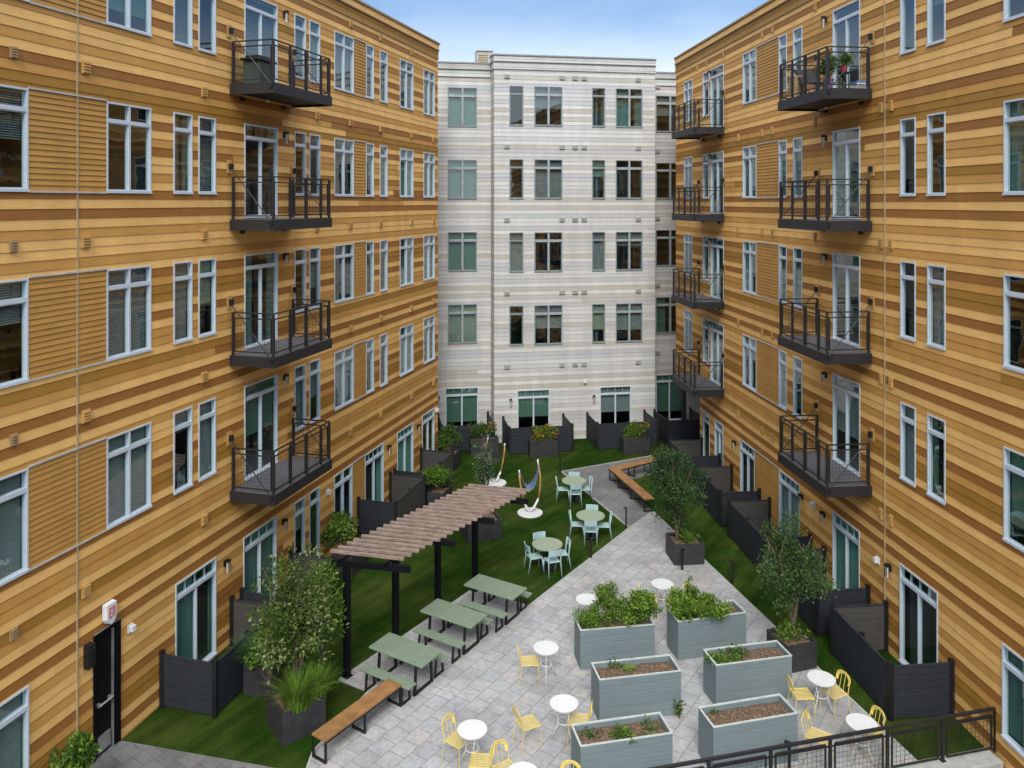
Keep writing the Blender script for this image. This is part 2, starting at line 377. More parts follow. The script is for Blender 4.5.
GREEN = [0]
def window(parent, X, u0, u1, z0, z1, lights=2, door=False, frame='frame', cover=None, rg=random, transom=True):
    y0, y1 = -.024, .09
    fw = .036; f = MB(X)
    name = 'sliding_door' if door else 'window'
    f.box(u0, u0 + fw, y0, y1, z0, z1); f.box(u1 - fw, u1, y0, y1, z0, z1)
    f.box(u0 + fw, u1 - fw, y0, y1, z1 - fw, z1); f.box(u0 + fw, u1 - fw, y0, y1, z0, z0 + fw)
    if not door: f.box(u0 - .005, u1 + .005, y0 - .02, y0 - .001, z0 - .02, z0 + .03)
    else: f.box(u0, u1, y0 - .03, y0 - .001, z0 - .02, z0 + .03)
    th = .33 if not door else .30
    zt = z1 - th
    cells = []
    if transom:
        f.box(u0 + fw, u1 - fw, y0 + .004, y1 - .004, zt - .08, zt)
    else: zt = z1
    W = u1 - u0; xs = [u0 + fw + (W - 2 * fw) * i / lights for i in range(lights + 1)]
    mw = .026 if not door else .014
    for i in range(1, lights):
        zz = (zt - .08) if transom else z1 - fw
        f.box(xs[i] - mw, xs[i] + mw, y0 + .007, y1 - .007, z0 + fw, zz)
        if transom and not door: f.box(xs[i] - mw, xs[i] + mw, y0 + .007, y1 - .007, zt, z1 - fw)
    if door and transom and z0 < 1:
        for i in range(1, 4):
            uu = u0 + fw + (W - 2 * fw) * i / 4; f.box(uu - .005, uu + .005, y0 + .045, y1 - .02, zt, z1 - fw)
    top = (zt - .08) if transom else z1 - fw
    # inner sash lines
    for i in range(lights):
        a = xs[i] + (mw if i else 0); b = xs[i + 1] - (mw if i < lights - 1 else 0)
        sw = .02
        for q in ((a, a + sw, z0 + fw, top), (b - sw, b, z0 + fw, top), (a + sw, b - sw, z0 + fw, z0 + fw + sw), (a + sw, b - sw, top - sw, top)):
            f.box(q[0], q[1], .0, .05, q[2], q[3])
    fo = f.build(name, frame, parent)
    g = MB(X)
    yg = .028
    g.face([(u0 + fw, yg, z0 + fw), (u1 - fw, yg, z0 + fw), (u1 - fw, yg, top), (u0 + fw, yg, top)])
    if transom: g.face([(u0 + fw, yg, zt), (u1 - fw, yg, zt), (u1 - fw, yg, z1 - fw), (u0 + fw, yg, z1 - fw)])
    g.build('pane', 'glass', fo)
    if cover is None:
        cover = rg.choices(['none', 'venetian', 'half', 'roller', 'curtain'], [.30, .22, .2, .12, .16])[0]
    b = MB(X); yb = .112
    if cover in ('venetian', 'half', 'low'):
        bot = z0 + .04 if cover == 'venetian' else (z0 + (z1 - z0) * rg.uniform(.3, .75))
        z = z1 - .08
        while z > bot:
            b.face([(u0 + .04, yb - .016, z - .014), (u1 - .04, yb - .016, z - .014), (u1 - .04, yb + .016, z + .014), (u0 + .04, yb + .016, z + .014)])
            z -= .042
        b.box(u0 + .04, u1 - .04, yb - .02, yb + .02, z1 - .09, z1 - .05)
        b.build('blind', 'blind', fo)
    elif cover in ('roller', 'full'):
        bot = z0 + (z1 - z0) * (rg.uniform(.05, .6) if cover == 'roller' else rg.choice([.03, .03, .3]))
        b.box(u0 + .04, u1 - .04, yb, yb + .006, bot, z1 - .05)
        b.build('blind', rg.choice(['roller_green', 'roller_green', 'roller_cream']), fo)
    elif cover == 'curtain':
        n = 26; parts = [(u0 + .03, u0 + W * rg.uniform(.15, .5)), (u1 - W * rg.uniform(.08, .3), u1 - .03)]
        if rg.random() < .22: parts = [(u0 + .03, u1 - .03)]
        for a, c in parts:
            for i in range(n):
                p, q = a + (c - a) * i / n, a + (c - a) * (i + 1) / n
                b.face([(p, yb + .03 * (i % 2), z0 + .05), (q, yb + .03 * ((i + 1) % 2), z0 + .05), (q, yb + .03 * ((i + 1) % 2), z1 - .05), (p, yb + .03 * (i % 2), z1 - .05)])
        b.build('curtain', 'teal_curtain' if door and rg.random() < .5 else 'curtain', fo)
    return fo

HEAD = {1: 2.34, 2: 6.13, 3: 9.43, 4: 12.73, 5: 16.03}
FLOOR = {1: .05, 2: 3.77, 3: 7.07, 4: 10.37, 5: 13.67}
SILLH = 1.78

def interior(parent, X, u0, u1, top=17.0, depth=3.0):
    m = MB(X)
    m.box(u0, u1, depth, depth + .1, 0, top)
    for z in [-.3] + [FLOOR[k] - .34 for k in (2, 3, 4, 5)] + [16.7]:
        m.box(u0, u1, .2, depth - .005, z, z + .3)
    u = u0
    zs = [0.0] + [FLOOR[k] - .04 for k in (2, 3, 4, 5)]; zt = [FLOOR[k] - .345 for k in (2, 3, 4, 5)] + [16.695]
    while u < u1:
        for a, b in zip(zs, zt): m.box(u, u + .12, .25, depth - .01, a + .005, b)
        u += 4.7
    m.build('interior_room', 'interior', parent)
def cornice(parent, X, u0, u1, top, pal, capm, seed, ends=(0, 0)):
    c = MB(X); a, b = u0 - ends[0], u1 + ends[1]
    siding(c, a, b, top - .62, top - .30, [], pal, y0=-.02, seed=seed)
    siding(c, a, b, top - .28, top - .03, [], pal, y0=-.05, seed=seed + 1, shift=3)
    c.build('cornice', 'siding' if pal is WARM else 'white_siding', parent, attr='plank')
    t = MB(X)
    t.box(a, b, -.085, .0, top - .30, top - .275); t.box(a, b, -.05, .0, top - .645, top - .62)
    t.box(a - .01, b + .01, -.10, .25, top - .03, top + .035)
    t.build('roof_edge', capm, parent)
def wall_lamp(parent, X, u, z):
    m = MB(X)
    m.box(u - .045, u + .045, -.05, -.012, z + .05, z + .2); m.box(u - .05, u + .05, -.15, -.05, z + .16, z + .22)
    m.box(u - .045, u - .035, -.14, -.13, z - .08, z + .16); m.box(u + .035, u + .045, -.14, -.13, z - .08, z + .16)
    o = m.build('wall_lamp', 'black_metal', parent)
    g = MB(X); g.cyl(u, -.1, z - .10, z + .15, .03, 10); g.build('lamp_tube', 'lamp_glass', o)
def vent(parent, X, u, z, mat, w=.2, h=.24):
    m = MB(X); m.box(u - w / 2, u + w / 2, -.045, -.01, z - h / 2, z + h / 2)
    for i in range(4):
        zz = z - h / 2 + h * (i + .6) / 4.4; m.box(u - w / 2 + .02, u + w / 2 - .02, -.07, -.046, zz - .008, zz + .018)
    m.build('vent', mat, parent)
def sensor(parent, X, u, z):
    m = MB(X); m.box(u - .07, u + .07, -.05, -.01, z - .08, z + .08); m.box(u - .05, u + .05, -.13, -.05, z - .05, z + .06)
    m.build('flood_light', 'white_paint', parent)

def rail_panel(m, w, p, q, zb, zt, t=.028):
    # p,q 2D points in local space; frame bars into m, wires into w
    p, q = Vector(p), Vector(q)
    P = lambda t_, z: (p.x + (q.x - p.x) * t_, p.y + (q.y - p.y) * t_, z)
    L = (q - p).length
    m.beam(P(0, zb), P(1, zb), t, t); m.beam(P(0, zt), P(1, zt), t, t)
    m.beam(P(0, zb), P(0, zt), t, t); m.beam(P(1, zb), P(1, zt), t, t)
    n = int((zt - zb) / .085)
    for i in range(1, n): w.beam(P(0, zb + (zt - zb) * i / n), P(1, zb + (zt - zb) * i / n), .004, .004)
    n = max(2, int(L / .085))
    for i in range(1, n): w.beam(P(i / n, zb), P(i / n, zt), .004, .004)
def balcony(parent, X, u0, u1, zt, out=1.23):
    s = MB(X)
    s.box(u0, u1, -out, -.02, zt - .20, zt - .02)
    s.box(u0 - .02, u1 + .02, -out - .02, -out, zt - .26, zt); s.box(u0 - .02, u0, -out, -.02, zt - .26, zt); s.box(u1, u1 + .02, -out, -.02, zt - .26, zt)
    n = 9
    for i in range(n):
        a = -out + .005 + (out - .03) * i / n; s.box(u0 + .01, u1 - .01, a + .004, a + (out - .03) / n - .004, zt - .018, zt - .002, 1)
    s.box(u0 + .4, u0 + .5, -.10, -.025, zt - .36, zt - .262); s.box(u1 - .5, u1 - .4, -.10, -.025, zt - .36, zt - .262)
    so = s.build('balcony', ['slab', 'deck'], parent)
    r = MB(X); w = MB(X); H = 1.02
    pts = [(u0 + .03, -.08), (u0 + .03, -out + .04), (u1 - .03, -out + .04), (u1 - .03, -.08)]
    def post(x, y, t=.05): r.box(x - t / 2, x + t / 2, y - t / 2, y + t / 2, zt, zt + H)
    for p in pts: post(*p)
    for i in (1, 2, 3):
        x = u0 + .03 + (u1 - u0 - .06) * i / 3.6; post(x, -out + .04, .045 if i != 2 else .07)
    for a, b in zip(pts, pts[1:]):
        r.beam((*a, zt + H + .012), (*b, zt + H + .012), .045, .028)
    rail_panel(r, w, (u0 + .03, -.12), (u0 + .03, -out + .1), zt + .09, zt + .9)
    rail_panel(r, w, (u1 - .03, -.12), (u1 - .03, -out + .1), zt + .09, zt + .9)
    xs = [u0 + .03] + [u0 + .03 + (u1 - u0 - .06) * i / 3.6 for i in (1, 2, 3)] + [u1 - .03]
    for a, b in zip(xs, xs[1:]): rail_panel(r, w, (a + .05, -out + .04), (b - .05, -out + .04), zt + .09, zt + .9)
    r.build('railing', 'bronze_metal', so); w.build('wire_mesh', 'bronze_metal', so)
    for u in (u0 - .045, u1 + .045):
        t = MB(X); t.tube([(u, -.05, zt + 1.27), (u, -out + .05, zt - .05)], .013, 6)
        t.box(u - .035, u + .035, -.13, -.04, zt + 1.22, zt + 1.36); t.box(u - .02, u + .02, -out + .01, -out + .09, zt - .14, zt - .03)
        t.build('tie_rod', 'black_metal', so)
        k = MB(X); k.box(u - .09, u + .09, -.038, -.018, zt + 1.12, zt + 1.44); k.build('wall_plate', 'vent_tan', so)
    f = MB(X); f.cyl((u0 + u1) / 2 - .3, -.35, zt - .33, zt - .262, .035, 10); f.build('soffit_lamp', 'white_paint', so)
    return so
def infill(parent, X, u0, u1, z0, z1, seed):
    m = MB(X); siding(m, u0, u1, z0, z1, [], None, row=.105, y0=0.0, single=(.39, .20, .045), seed=seed, zanchor=z0, out=.018)
    m.build('infill_panel', 'siding', parent, attr='plank')
    t = MB(X)
    t.box(u0, u1, -.035, -.0005, z1 - .002, z1 + .03); t.build('panel_trim', 'trim_line', parent)
    t = MB(); t.box(u0, u1, -.035, -.0005, z0 - .03, z0 + .002); t.build('panel_trim', 'trim_line', parent)

# ---------------- left building
dL = Vector((223, F)).normalized()
P0L = Vector((-10.07, 8.0)); P0L = wl(0) + dL * ((8 - wl(0).y) / dL.y)
def uL(x): return (wl(x) - P0L).dot(dL)
left = thing('apartment_building', 'long brown and tan striped timber clad apartment building on the left side of the courtyard', 'building', (P0L.x, P0L.y, .045), atan2(dL.y, dL.x))
I = None
rgL = random.Random(11)
uEndL = uL(437.7)
holes = []; wins = []; inf = []
for fl in (2, 3, 4, 5):
    z1 = HEAD[fl]; z0 = z1 - SILLH
    for a, b, n in ((-39, 27.5, 2), (106, 150.5, 2), (173, 191.7, 1), (198, 215.3, 1), (294, 305.3, 1), (309, 319.6, 1), (334, 353.3, 2), (365.7, 373.4, 1), (379.6, 387, 1), (399.6, 412.9, 2), (423.3, 434.3, 2)):
        wins.append((uL(a), uL(b), z0, z1, n, False))
    wins.append((uL(244), uL(277), FLOOR[fl], z1, 2, True))
    inf.append((uL(27.5), uL(106), z0, z1)); inf.append((uL(353.3), uL(365.7), z0, z1))
z1 = HEAD[1]
wins += [(uL(-39), uL(28.3), .55, z1, 2, False), (uL(175), uL(215.7), .06, z1, 2, True), (uL(243), uL(276), .06, z1, 2, True),
         (uL(294), uL(304.5), .3, z1, 1, False), (uL(309), uL(319.3), .3, z1, 1, False), (uL(333.7), uL(352), .3, z1, 2, False),
         (uL(364.6), uL(383.3), .06, z1, 2, True), (uL(397), uL(413), .06, z1, 2, True), (uL(422), uL(434), .06, z1, 2, True)]
inf.append((uL(352), uL(364.6), .3, z1))
# extra windows on the near stretch outside the frame
for fl in (1, 2, 3, 4, 5):
    wins.append((.6, 1.8, HEAD[fl] - SILLH, HEAD[fl], 2, False))
door = (uL(92.7), uL(114.3), -.03, 2.42)
holes = [(w[0], w[1], w[2], w[3]) for w in wins] + inf + [door]
sd = MB(); siding(sd, 0, uEndL, -3.0, 16.7, holes, WARM, seed=3)
sd.build('timber_wall', 'siding', left, attr='plank')
e = MB(Matrix.Translation((uEndL, 0, 0)) @ Matrix.Rotation(pi / 2, 4, 'Z')); siding(e, 0, 12, -3, 17.27, [], WARM, seed=5); e.build('end_wall', 'siding', left, attr='plank')
covL = {}
for i, w in enumerate(wins):
    cov = None
    if w[5] and w[3] < 3: cov = 'curtain' if w[0] < uL(230) or rgL.random() < .6 else 'none'
    elif w[0] < uL(0): cov = 'venetian' if w[3] < 7 else 'half'
    window(left, None, *w[:4], lights=w[4], door=w[5], cover=cov, rg=rgL)
for i, q in enumerate(inf): infill(left, None, *q, seed=20 + i)
interior(left, None, .1, uEndL - .15)
cornice(left, None, 0, uEndL, 17.3, WARM, 'cap_tan', 31, (0, .03))
r = MB(); r.box(0, uEndL, .26, 12, 17.0, 17.2); r.box(.0, .2, .02, 11.9, -3, 17.0); r.box(0, uEndL, 11.9, 12.1, -3, 17.0); r.build('roof', 'roof', left)
j = MB(); j.box(uL(76.5) - .012, uL(76.5) + .012, -.03, -.0, 0, 16.65); j.build('expansion_joint', 'joint', left)
for k, z in enumerate((3.4, 6.7, 10.0, 13.3)):
    for x in (85, 203.5, 316.7, 350, 380, 411, 433): vent(left, None, uL(x), z, 'vent_tan')
    vent(left, None, uL(12.5), z, 'cap_tan', .14, .2)
for x in (350, 380, 411): vent(left, None, uL(x), 16.45, 'vent_tan')

for fl in (2, 3, 4, 5):
    wall_lamp(left, None, uL(283.5), HEAD[fl] - .28)
    u = uL(229.5); balcony(left, None, u, u + 2.8, FLOOR[fl] - .04)
for x in (224.3, 282.3, 387.3, 417): wall_lamp(left, None, uL(x), 1.93)
sensor(left, None, uL(129.3), 2.1); sensor(left, None, uL(327), 2.0); sensor(left, None, uL(435.6), 2.2)
# exit door
d0, d1 = door[0], door[1]
m = MB(); m.box(d0, d0 + .05, -.03, .12, -.02, 2.42); m.box(d1 - .05, d1, -.03, .12, -.02, 2.42); m.box(d0 + .05, d1 - .05, -.03, .12, 2.37, 2.42)
m.box(d1 + .001, d1 + .13, -.045, .0, -.02, 2.44)
fo = m.build('exit_door', 'deep_black', left)
m = MB(); m.box(d0 + .05, d1 - .05, .02, .06, .01, 2.365); m.build('door_leaf', 'deep_black', fo, bevel=.004)
m = MB(); m.box(d0 + .12, d1 - .11, -.015, .018, .08, .38); m.build('kick_plate', 'steel', fo)
m = MB(); m.tube([(d0 + .1, -.06, 1.02), (d1 - .1, -.06, 1.02)], .022, 10); m.box(d0 + .1, d0 + .16, -.06, .02, .99, 1.05); m.box(d1 - .16, d1 - .1, -.06, .02, .99, 1.05); m.build('push_bar', 'steel', fo)
m = MB(); m.box(d1 - .062, d1 - .05, -.04, .018, .01, 2.36); m.box(d0 - .01, d1 + .13, -.06, -.031, 2.442, 2.462); m.box(d0, d1 + .1, -.06, .02, -.04, .005); m.build('door_edge_strip', 'steel', fo)
ux = uL(88); m = MB(); m.box(ux - .13, ux + .04, -.14, -.015, 1.93, 2.38); m.box(ux - .11, ux + .02, -.17, -.14, 1.98, 2.32); m.build('wall_speaker', 'black_metal', left, bevel=.01)
# shield shaped alarm box over the door
ux = uL(106.5); m = MB()
sh = [(-.13, .2), (.13, .2), (.13, -.1), (.08, -.18), (0, -.23), (-.08, -.18), (-.13, -.1)]
n_ = len(sh)
m.add([(ux + a, -.02, 2.72 + b) for a, b in sh] + [(ux + a * .94, -.13, 2.72 + b * .94) for a, b in sh],
      [tuple(range(n_)), tuple(range(n_, 2 * n_))[::-1]] + [(i, n_ + i, n_ + (i + 1) % n_, (i + 1) % n_) for i in range(n_)])
ab = m.build('alarm_box', 'white_paint', left)
m = MB()
def bar(a, b, c, d): m.box(ux + a * .75, ux + b * .75, -.136, -.131, 2.72 + c, 2.72 + d)
bar(-.09, -.065, -.08, .12); bar(-.064, -.01, .095, .12); bar(-.064, -.02, .01, .032); bar(-.064, -.01, -.08, -.057)
bar(.02, .042, -.08, .12); bar(.043, .085, .098, .12); bar(.086, .108, -.08, .12)
m.build('red_lettering', 'red', ab)

# ---------------- right building (local x runs towards the camera)
dR = Vector((76, -F)).normalized()
P0R = wr(676)
def uR(x): return (wr(x) - P0R).dot(dR)
right = thing('apartment_building', 'long brown and tan striped timber clad apartment building on the right side of the courtyard', 'building', (P0R.x, P0R.y, 0), atan2(dR.y, dR.x))
rgR = random.Random(5)
uEndR = 28.5
wins = []; inf = []
for fl in (2, 3, 4, 5):
    z1 = HEAD[fl]; z0 = z1 - SILLH
    for a, b, n in ((684.3, 692.7, 2), (703.3, 709.3, 1), (743.3, 756.8, 2), (779.3, 787.3, 1), (793.7, 802.7, 1), (901, 916.2, 1), (928, 946, 1)):
        wins.append((uR(a), uR(b), z0, z1, n, False))
    u = uR(1004.5); wins.append((u, u + 1.2, z0, z1, 2, False)); wins.append((u + 3.4, u + 4.6, z0, z1, 2, False))
    wins.append((uR(711), uR(724), FLOOR[fl], z1, 2, True)); wins.append((uR(833.3), uR(860.5), FLOOR[fl], z1, 2, True))
    inf.append((uR(756.8), uR(779.3), z0, z1))
z1 = HEAD[1]; u = uR(1002.8)
wins += [(uR(900.3), uR(938.4), .06, z1, 2, True), (uR(833), uR(860), .06, z1, 2, True), (uR(779.4), uR(800), .06, z1, 2, True), (uR(740.6), uR(755), .06, z1, 2, True),
         (uR(715), uR(723.4), .06, z1, 2, True), (uR(702.8), uR(710), .3, z1, 1, False), (u, u + 1.2, z1 - SILLH, z1, 2, False), (u + 3.4, u + 4.6, z1 - SILLH, z1, 2, False)]
inf.append((uR(755), uR(779.4), .3, z1))
uRec = uR(700)
zRec = 3.0
holes = [(w[0], w[1], w[2], w[3]) for w in wins] + inf
sd = MB(); siding(sd, uRec, uEndR, -3.0, zRec, holes, WARM, seed=3); siding(sd, 0, uEndR, zRec, 16.7, holes, WARM, seed=4)
sd.build('timber_wall', 'siding', right, attr='plank')
# recessed ground floor corner
X = Matrix.Translation((uRec, 2.6, 0)) @ Matrix.Rotation(-pi / 2, 4, 'Z')
e = MB(X); siding(e, 0, 2.6, -3, zRec, [], WARM, seed=8); e.build('end_wall', 'siding', right, attr='plank')
e = MB(Matrix.Translation((-6.0, 2.6, 0))); siding(e, 0, 6.0 + uRec, -3, zRec, [], PALE, seed=9); e.build('recessed_wall', 'white_siding', right, attr='plank')
s_ = MB(); s_.box(.0, uRec - .01, .02, 2.6, zRec - .02, zRec + .15); s_.box(.12, .3, .2, .38, 0, zRec - .02); s_.build('soffit', 'slab', right)
X = Matrix.Translation((0, 12, 0)) @ Matrix.Rotation(-pi / 2, 4, 'Z')
e = MB(X); siding(e, 0, 12, zRec, 17.27, [], WARM, seed=5); e.build('end_wall', 'siding', right, attr='plank')
for i, w in enumerate(wins):
    cov = None
    if w[5]: cov = rgR.choice(['curtain', 'venetian', 'none', 'half'])
    window(right, None, *w[:4], lights=w[4], door=w[5], cover=cov, rg=rgR)
for i, q in enumerate(inf): infill(right, None, *q, seed=40 + i)
interior(right, None, uRec + .1, uEndR - .1)
cornice(right, None, 0, uEndR, 17.3, WARM, 'cap_tan', 33, (.03, 0))
r = MB(); r.box(0, uEndR, .26, 12, 17.0, 17.2); r.box(uEndR - .2, uEndR, .02, 11.9, -3, 17.0); r.box(0, uEndR, 11.9, 12.1, -3, 17.0); r.box(0.05, .2, .1, 3, zRec + .16, 16.6); r.build('roof', 'roof', right)
j = MB(); j.box(uR(885.4) - .012, uR(885.4) + .012, -.03, 0, 0, 16.65); j.build('expansion_joint', 'joint', right)
for z in (3.2, 6.5, 9.8, 13.1):
    for x in (739, 763, 773, 815.7): vent(right, None, uR(x), z, 'vent_tan', .12, .26)
    for x in (882, 892): vent(right, None, uR(x), z, 'vent_tan', .13, .26)
for x in (698, 707, 724, 763, 773, 816): vent(right, None, uR(x), 16.4, 'vent_tan', .12, .26)
for fl in (2, 3, 4, 5):
    wall_lamp(right, None, uR(826.7), HEAD[fl] - .28); wall_lamp(right, None, uR(708.5) + .35, HEAD[fl] - .28)
    u = uR(872.3); balcony(right, None, u - 2.75, u, FLOOR[fl] - .04, 1.2)
    u = uR(724.5); balcony(right, None, u - 2.7, u, FLOOR[fl] - .04, 1.2)
for x in (891, 825, 803, 736): wall_lamp(right, None, uR(x), 1.93)
sensor(right, None, uR(878.7), 2.0); sensor(right, None, uR(814.5), 2.1)

# ---------------- back building
dB = (wb(655) - wb(494)).normalized(); P0B = wb(494)
nB = Vector((-dB.y, dB.x))
back = thing('apartment_building', 'pale cream and grey striped apartment building closing the far end of the courtyard', 'building', (P0B.x, P0B.y, 0), atan2(dB.y, dB.x))
rgB = random.Random(21)
def raypl(x, yoff):
    # local u where the sight line of image column x meets the plane yoff behind the main face
    d = Vector(((x - CX) / F, 1.0)); o = P0B + nB * yoff
    t = o.dot(nB) / d.dot(nB); return (d * t - P0B).dot(dB)
def uB(x): return raypl(x, 0)
SL, SR = .95, 2.0
W_M = uB(655)
secs = [(0, W_M, 0, [(509.3, 523.3, 1), (534.3, 562.3, 2), (592, 605, 1), (615.7, 642.3, 2)], [(517.3, 549.7), (599.7, 631)]),
        (raypl(380, SL), 0.0, SL, [(447.8, 476.8, 2)], [(445.3, 478.3)]),
        (W_M, raypl(740, SR), SR, [(655.8, 684, 2)], [(655.8, 683)])]
for i, (a, b, yo, ws, ds) in enumerate(secs):
    X = Matrix.Translation((0, yo, 0)); wl_ = []
    for fl in (2, 3, 4, 5):
        for p, q, n in ws: wl_.append((raypl(p, yo), raypl(q, yo), HEAD[fl] - SILLH, HEAD[fl], n, False))
    for p, q in ds: wl_.append((raypl(p, yo), raypl(q, yo), .06, HEAD[1] - .02, 2, True))
    top = 17.4 if i == 0 else 17.15
    m = MB(X); siding(m, a, b, -3, top - .6, [w[:4] for w in wl_], PALE, seed=50 + i); m.build('pale_wall', 'white_siding', back, attr='plank')
    for w in wl_:
        cv = rgB.choices(['none', 'half', 'roller', 'venetian'], [.42, .22, .26, .1])[0]
        if i == 1: cv = 'full'
        elif rgB.random() < .3: cv = 'curtain'
        window(back, X, *w[:4], lights=w[4], door=w[5], frame='frame_dark' if not w[5] else 'frame', cover=cv, rg=rgB)
        if not w[5] and w[4] == 2:
            mm = MB(X); c = (w[0] + w[1]) / 2
            mm.box(c - .045, c + .045, -.06, -.029, w[2] + .04, w[3] - .04); mm.box(w[0] + .04, c - .046, -.055, -.032, w[3] - .44, w[3] - .33); mm.box(c + .046, w[1] - .04, -.055, -.032, w[3] - .44, w[3] - .33); mm.build('mullion', 'mullion', back)
    interior(back, X, a + .06, b - .06, top=17.0)
    cornice(back, X, a, b, top, PALE, 'cap', 61 + i, ((.03, .03), (0, -.02), (-.02, 0))[i])
    for z in (3.4, 6.7, 10.0, 13.3, 16.45):
        for x in ((507, 562, 575, 584, 638) if i == 0 else (657.5,) if i == 2 else ()): vent(back, X, raypl(x, yo), z, 'vent_white', .26, .2)
    for x in ((510.5, 593.5) if i == 0 else (438.6,) if i == 1 else ()): wall_lamp(back, X, raypl(x, yo), 1.75)
sensor(back, None, uB(585), 2.6)
X = Matrix.Translation((0, SL, 0)) @ Matrix.Rotation(-pi / 2, 4, 'Z')
m = MB(X); siding(m, 0, SL, -3, 17.27, [], PALE, seed=71); m.build('return_wall', 'white_siding', back, attr='plank')
X2 = Matrix.Translation((0, SL - .02, 0)) @ Matrix.Rotation(-pi / 2, 4, 'Z')
cornice(back, X2, 0.1, SL - .02, 17.4, PALE, 'cap', 77, (0, .02))
X = Matrix.Translation((W_M, 0, 0)) @ Matrix.Rotation(pi / 2, 4, 'Z')
m = MB(X); siding(m, 0, SR, -3, 17.27, [], PALE, seed=72); m.build('return_wall', 'white_siding', back, attr='plank')
r = MB(); r.box(raypl(380, SL), raypl(740, SR), SR + .3, 14, 17.0, 17.1); r.box(0.03, W_M - .03, .27, SR + .3, 17.0, 17.2); r.box(raypl(380, SL), -.01, SL + .27, SR + .3, 16.8, 17.0)
r.box(raypl(380, SL), raypl(740, SR), 13.8, 14, -3, 17.0); r.box(-1.6, W_M - .3, 3.0, 8.0, 17.1, 17.55)
r.box(W_M + .3, W_M + 3, 4.0, 8.0, 17.1, 17.5); r.build('roof', 'roof', back)
hv = MB(); hv.box(-.5, .28, 2.2, 2.9, 17.2, 17.95); ho = hv.build('rooftop_unit', 'vent_white', back, bevel=.02)
hv = MB()
for i in range(5): hv.box(-.42, .05, 2.17, 2.2, 17.32 + i * .11, 17.37 + i * .11)
hv.box(-.5, .3, 2.15, 2.92, 17.955, 17.99); hv.build('louver', 'wicker', ho)

# ------------------------------------------------------------------ ground
CL0, CL1 = Vector((2.57, 13.85)), Vector((9.41, 15.49))
dC = (CL1 - CL0).normalized(); nC = Vector((dC.y, -dC.x))
def curb(X_): t = (X_ - CL0.x) / dC.x; return CL0 + dC * t
g = MB(); g.face([(-500, -400, -3.0), (500, -400, -3.0), (500, 700, -3.0), (-500, 700, -3.0)])
tag(g.build('ground', 'asphalt'), kind='structure')
a, b = curb(-22), curb(22)
lawn = MB(); lawn.face([(a.x, a.y, 0), (b.x, b.y, 0), (22, 55, 0), (-22, 55, 0)])
tag(lawn.build('lawn', 'turf'), kind='structure')
def paving(name, poly, mat, z1=.03):
    m = MB(); m.prism(poly, -.02, z1); return tag(m.build(name, mat), kind='structure')
c1, c2 = curb(-3.9), curb(7.85)
edge_top = G(473, 590); tipA = G(528.5, 607); tipB = G(629.5, 528.4); tipC = G(653, 512)
light = [(c1.x, c1.y), (c2.x, c2.y), G(918, 764), tipC, tipB, tipA, edge_top, G(339.4, 680.5), G(369, 692), G(313, 753)]
paving('terrace_paving', light, 'pavers')
dark = [tipB, (tipC[0] - .002, tipC[1]), (4.32, 30.75), (7.9, 33.0), (7.9, 34.85), G(667.8, 453.4), G(561.6, 472.2)]
paving('upper_path', dark, 'dark_pavers', .026)
c0, c3 = curb(-9.3), curb(-3.905)
paving('side_path', [(c0.x, c0.y), (c3.x, c3.y), (-3.905, 15.02), G(122, 742), tuple(wl(118) + Vector((-.05, 0))), tuple(wl(60) + Vector((-.05, 0)))], 'dark_pavers', .026)
# edging
ed = MB()
def strip(p, q, w=.05, z=.036):
    ed.beam((*p, z - .02), (*q, z - .02), w, .04)
for p, q in ((tipA, tipB), (edge_top, tipA), (G(339.4, 680.5), edge_top), (G(369, 692), G(339.4, 680.5)), (G(313, 753), G(369, 692)), ((c1.x, c1.y), G(313, 753)), (tipC, G(918, 764)), (tipB, G(561.6, 472.2)), (G(561.6, 472.2), G(667.8, 453.4)), (tipB, tipC)):
    strip(p, q)
tag(ed.build('kerb', 'concrete'), kind='structure')
rw = MB(); a, b = curb(-8.9), curb(9.30)
pa = [a + nC * -.12, b + nC * -.12, b + nC * .3, a + nC * .3]
rw.prism([(p.x, p.y) for p in pa][::-1], -3.0, .13)
tag(rw.build('retaining_wall', 'concrete', bevel=.01), 'pale concrete retaining wall with flat top below the black mesh railing', 'wall')
# ------------------------------------------------------------------ foreground railing
fr = thing('guard_railing', 'black metal guard railing with wire mesh panels on the concrete edge in the foreground', 'railing', (CL0.x, CL0.y, .13), atan2(dC.y, dC.x))
L = (CL1 - CL0).length; x0 = -11.5
ps = MB(); k = L
xs_ = []
while k > x0: xs_.append(k); k -= 1.22
for k in xs_:
    q = MB(); q.box(k - .025, k + .025, -.025, .025, 0, .80); q.box(k - .05, k + .05, -.05, .05, 0, .012); q.build('post', 'bronze_metal', fr)
q = MB(); q.box(x0, L + .03, -.03, .03, .80, .84); q.build('top_rail', 'bronze_metal', fr)
for a, b in zip(xs_[1:], xs_):
    m = MB(); w = MB(); rail_panel(m, w, (a + .1, 0), (b - .1, 0), .06, .70)
    m.beam((a + .03, 0, .66), (b - .03, 0, .66), .02, .025)
    po = m.build('panel_frame', 'bronze_metal', fr); w.build('wire_mesh', 'bronze_metal', po)

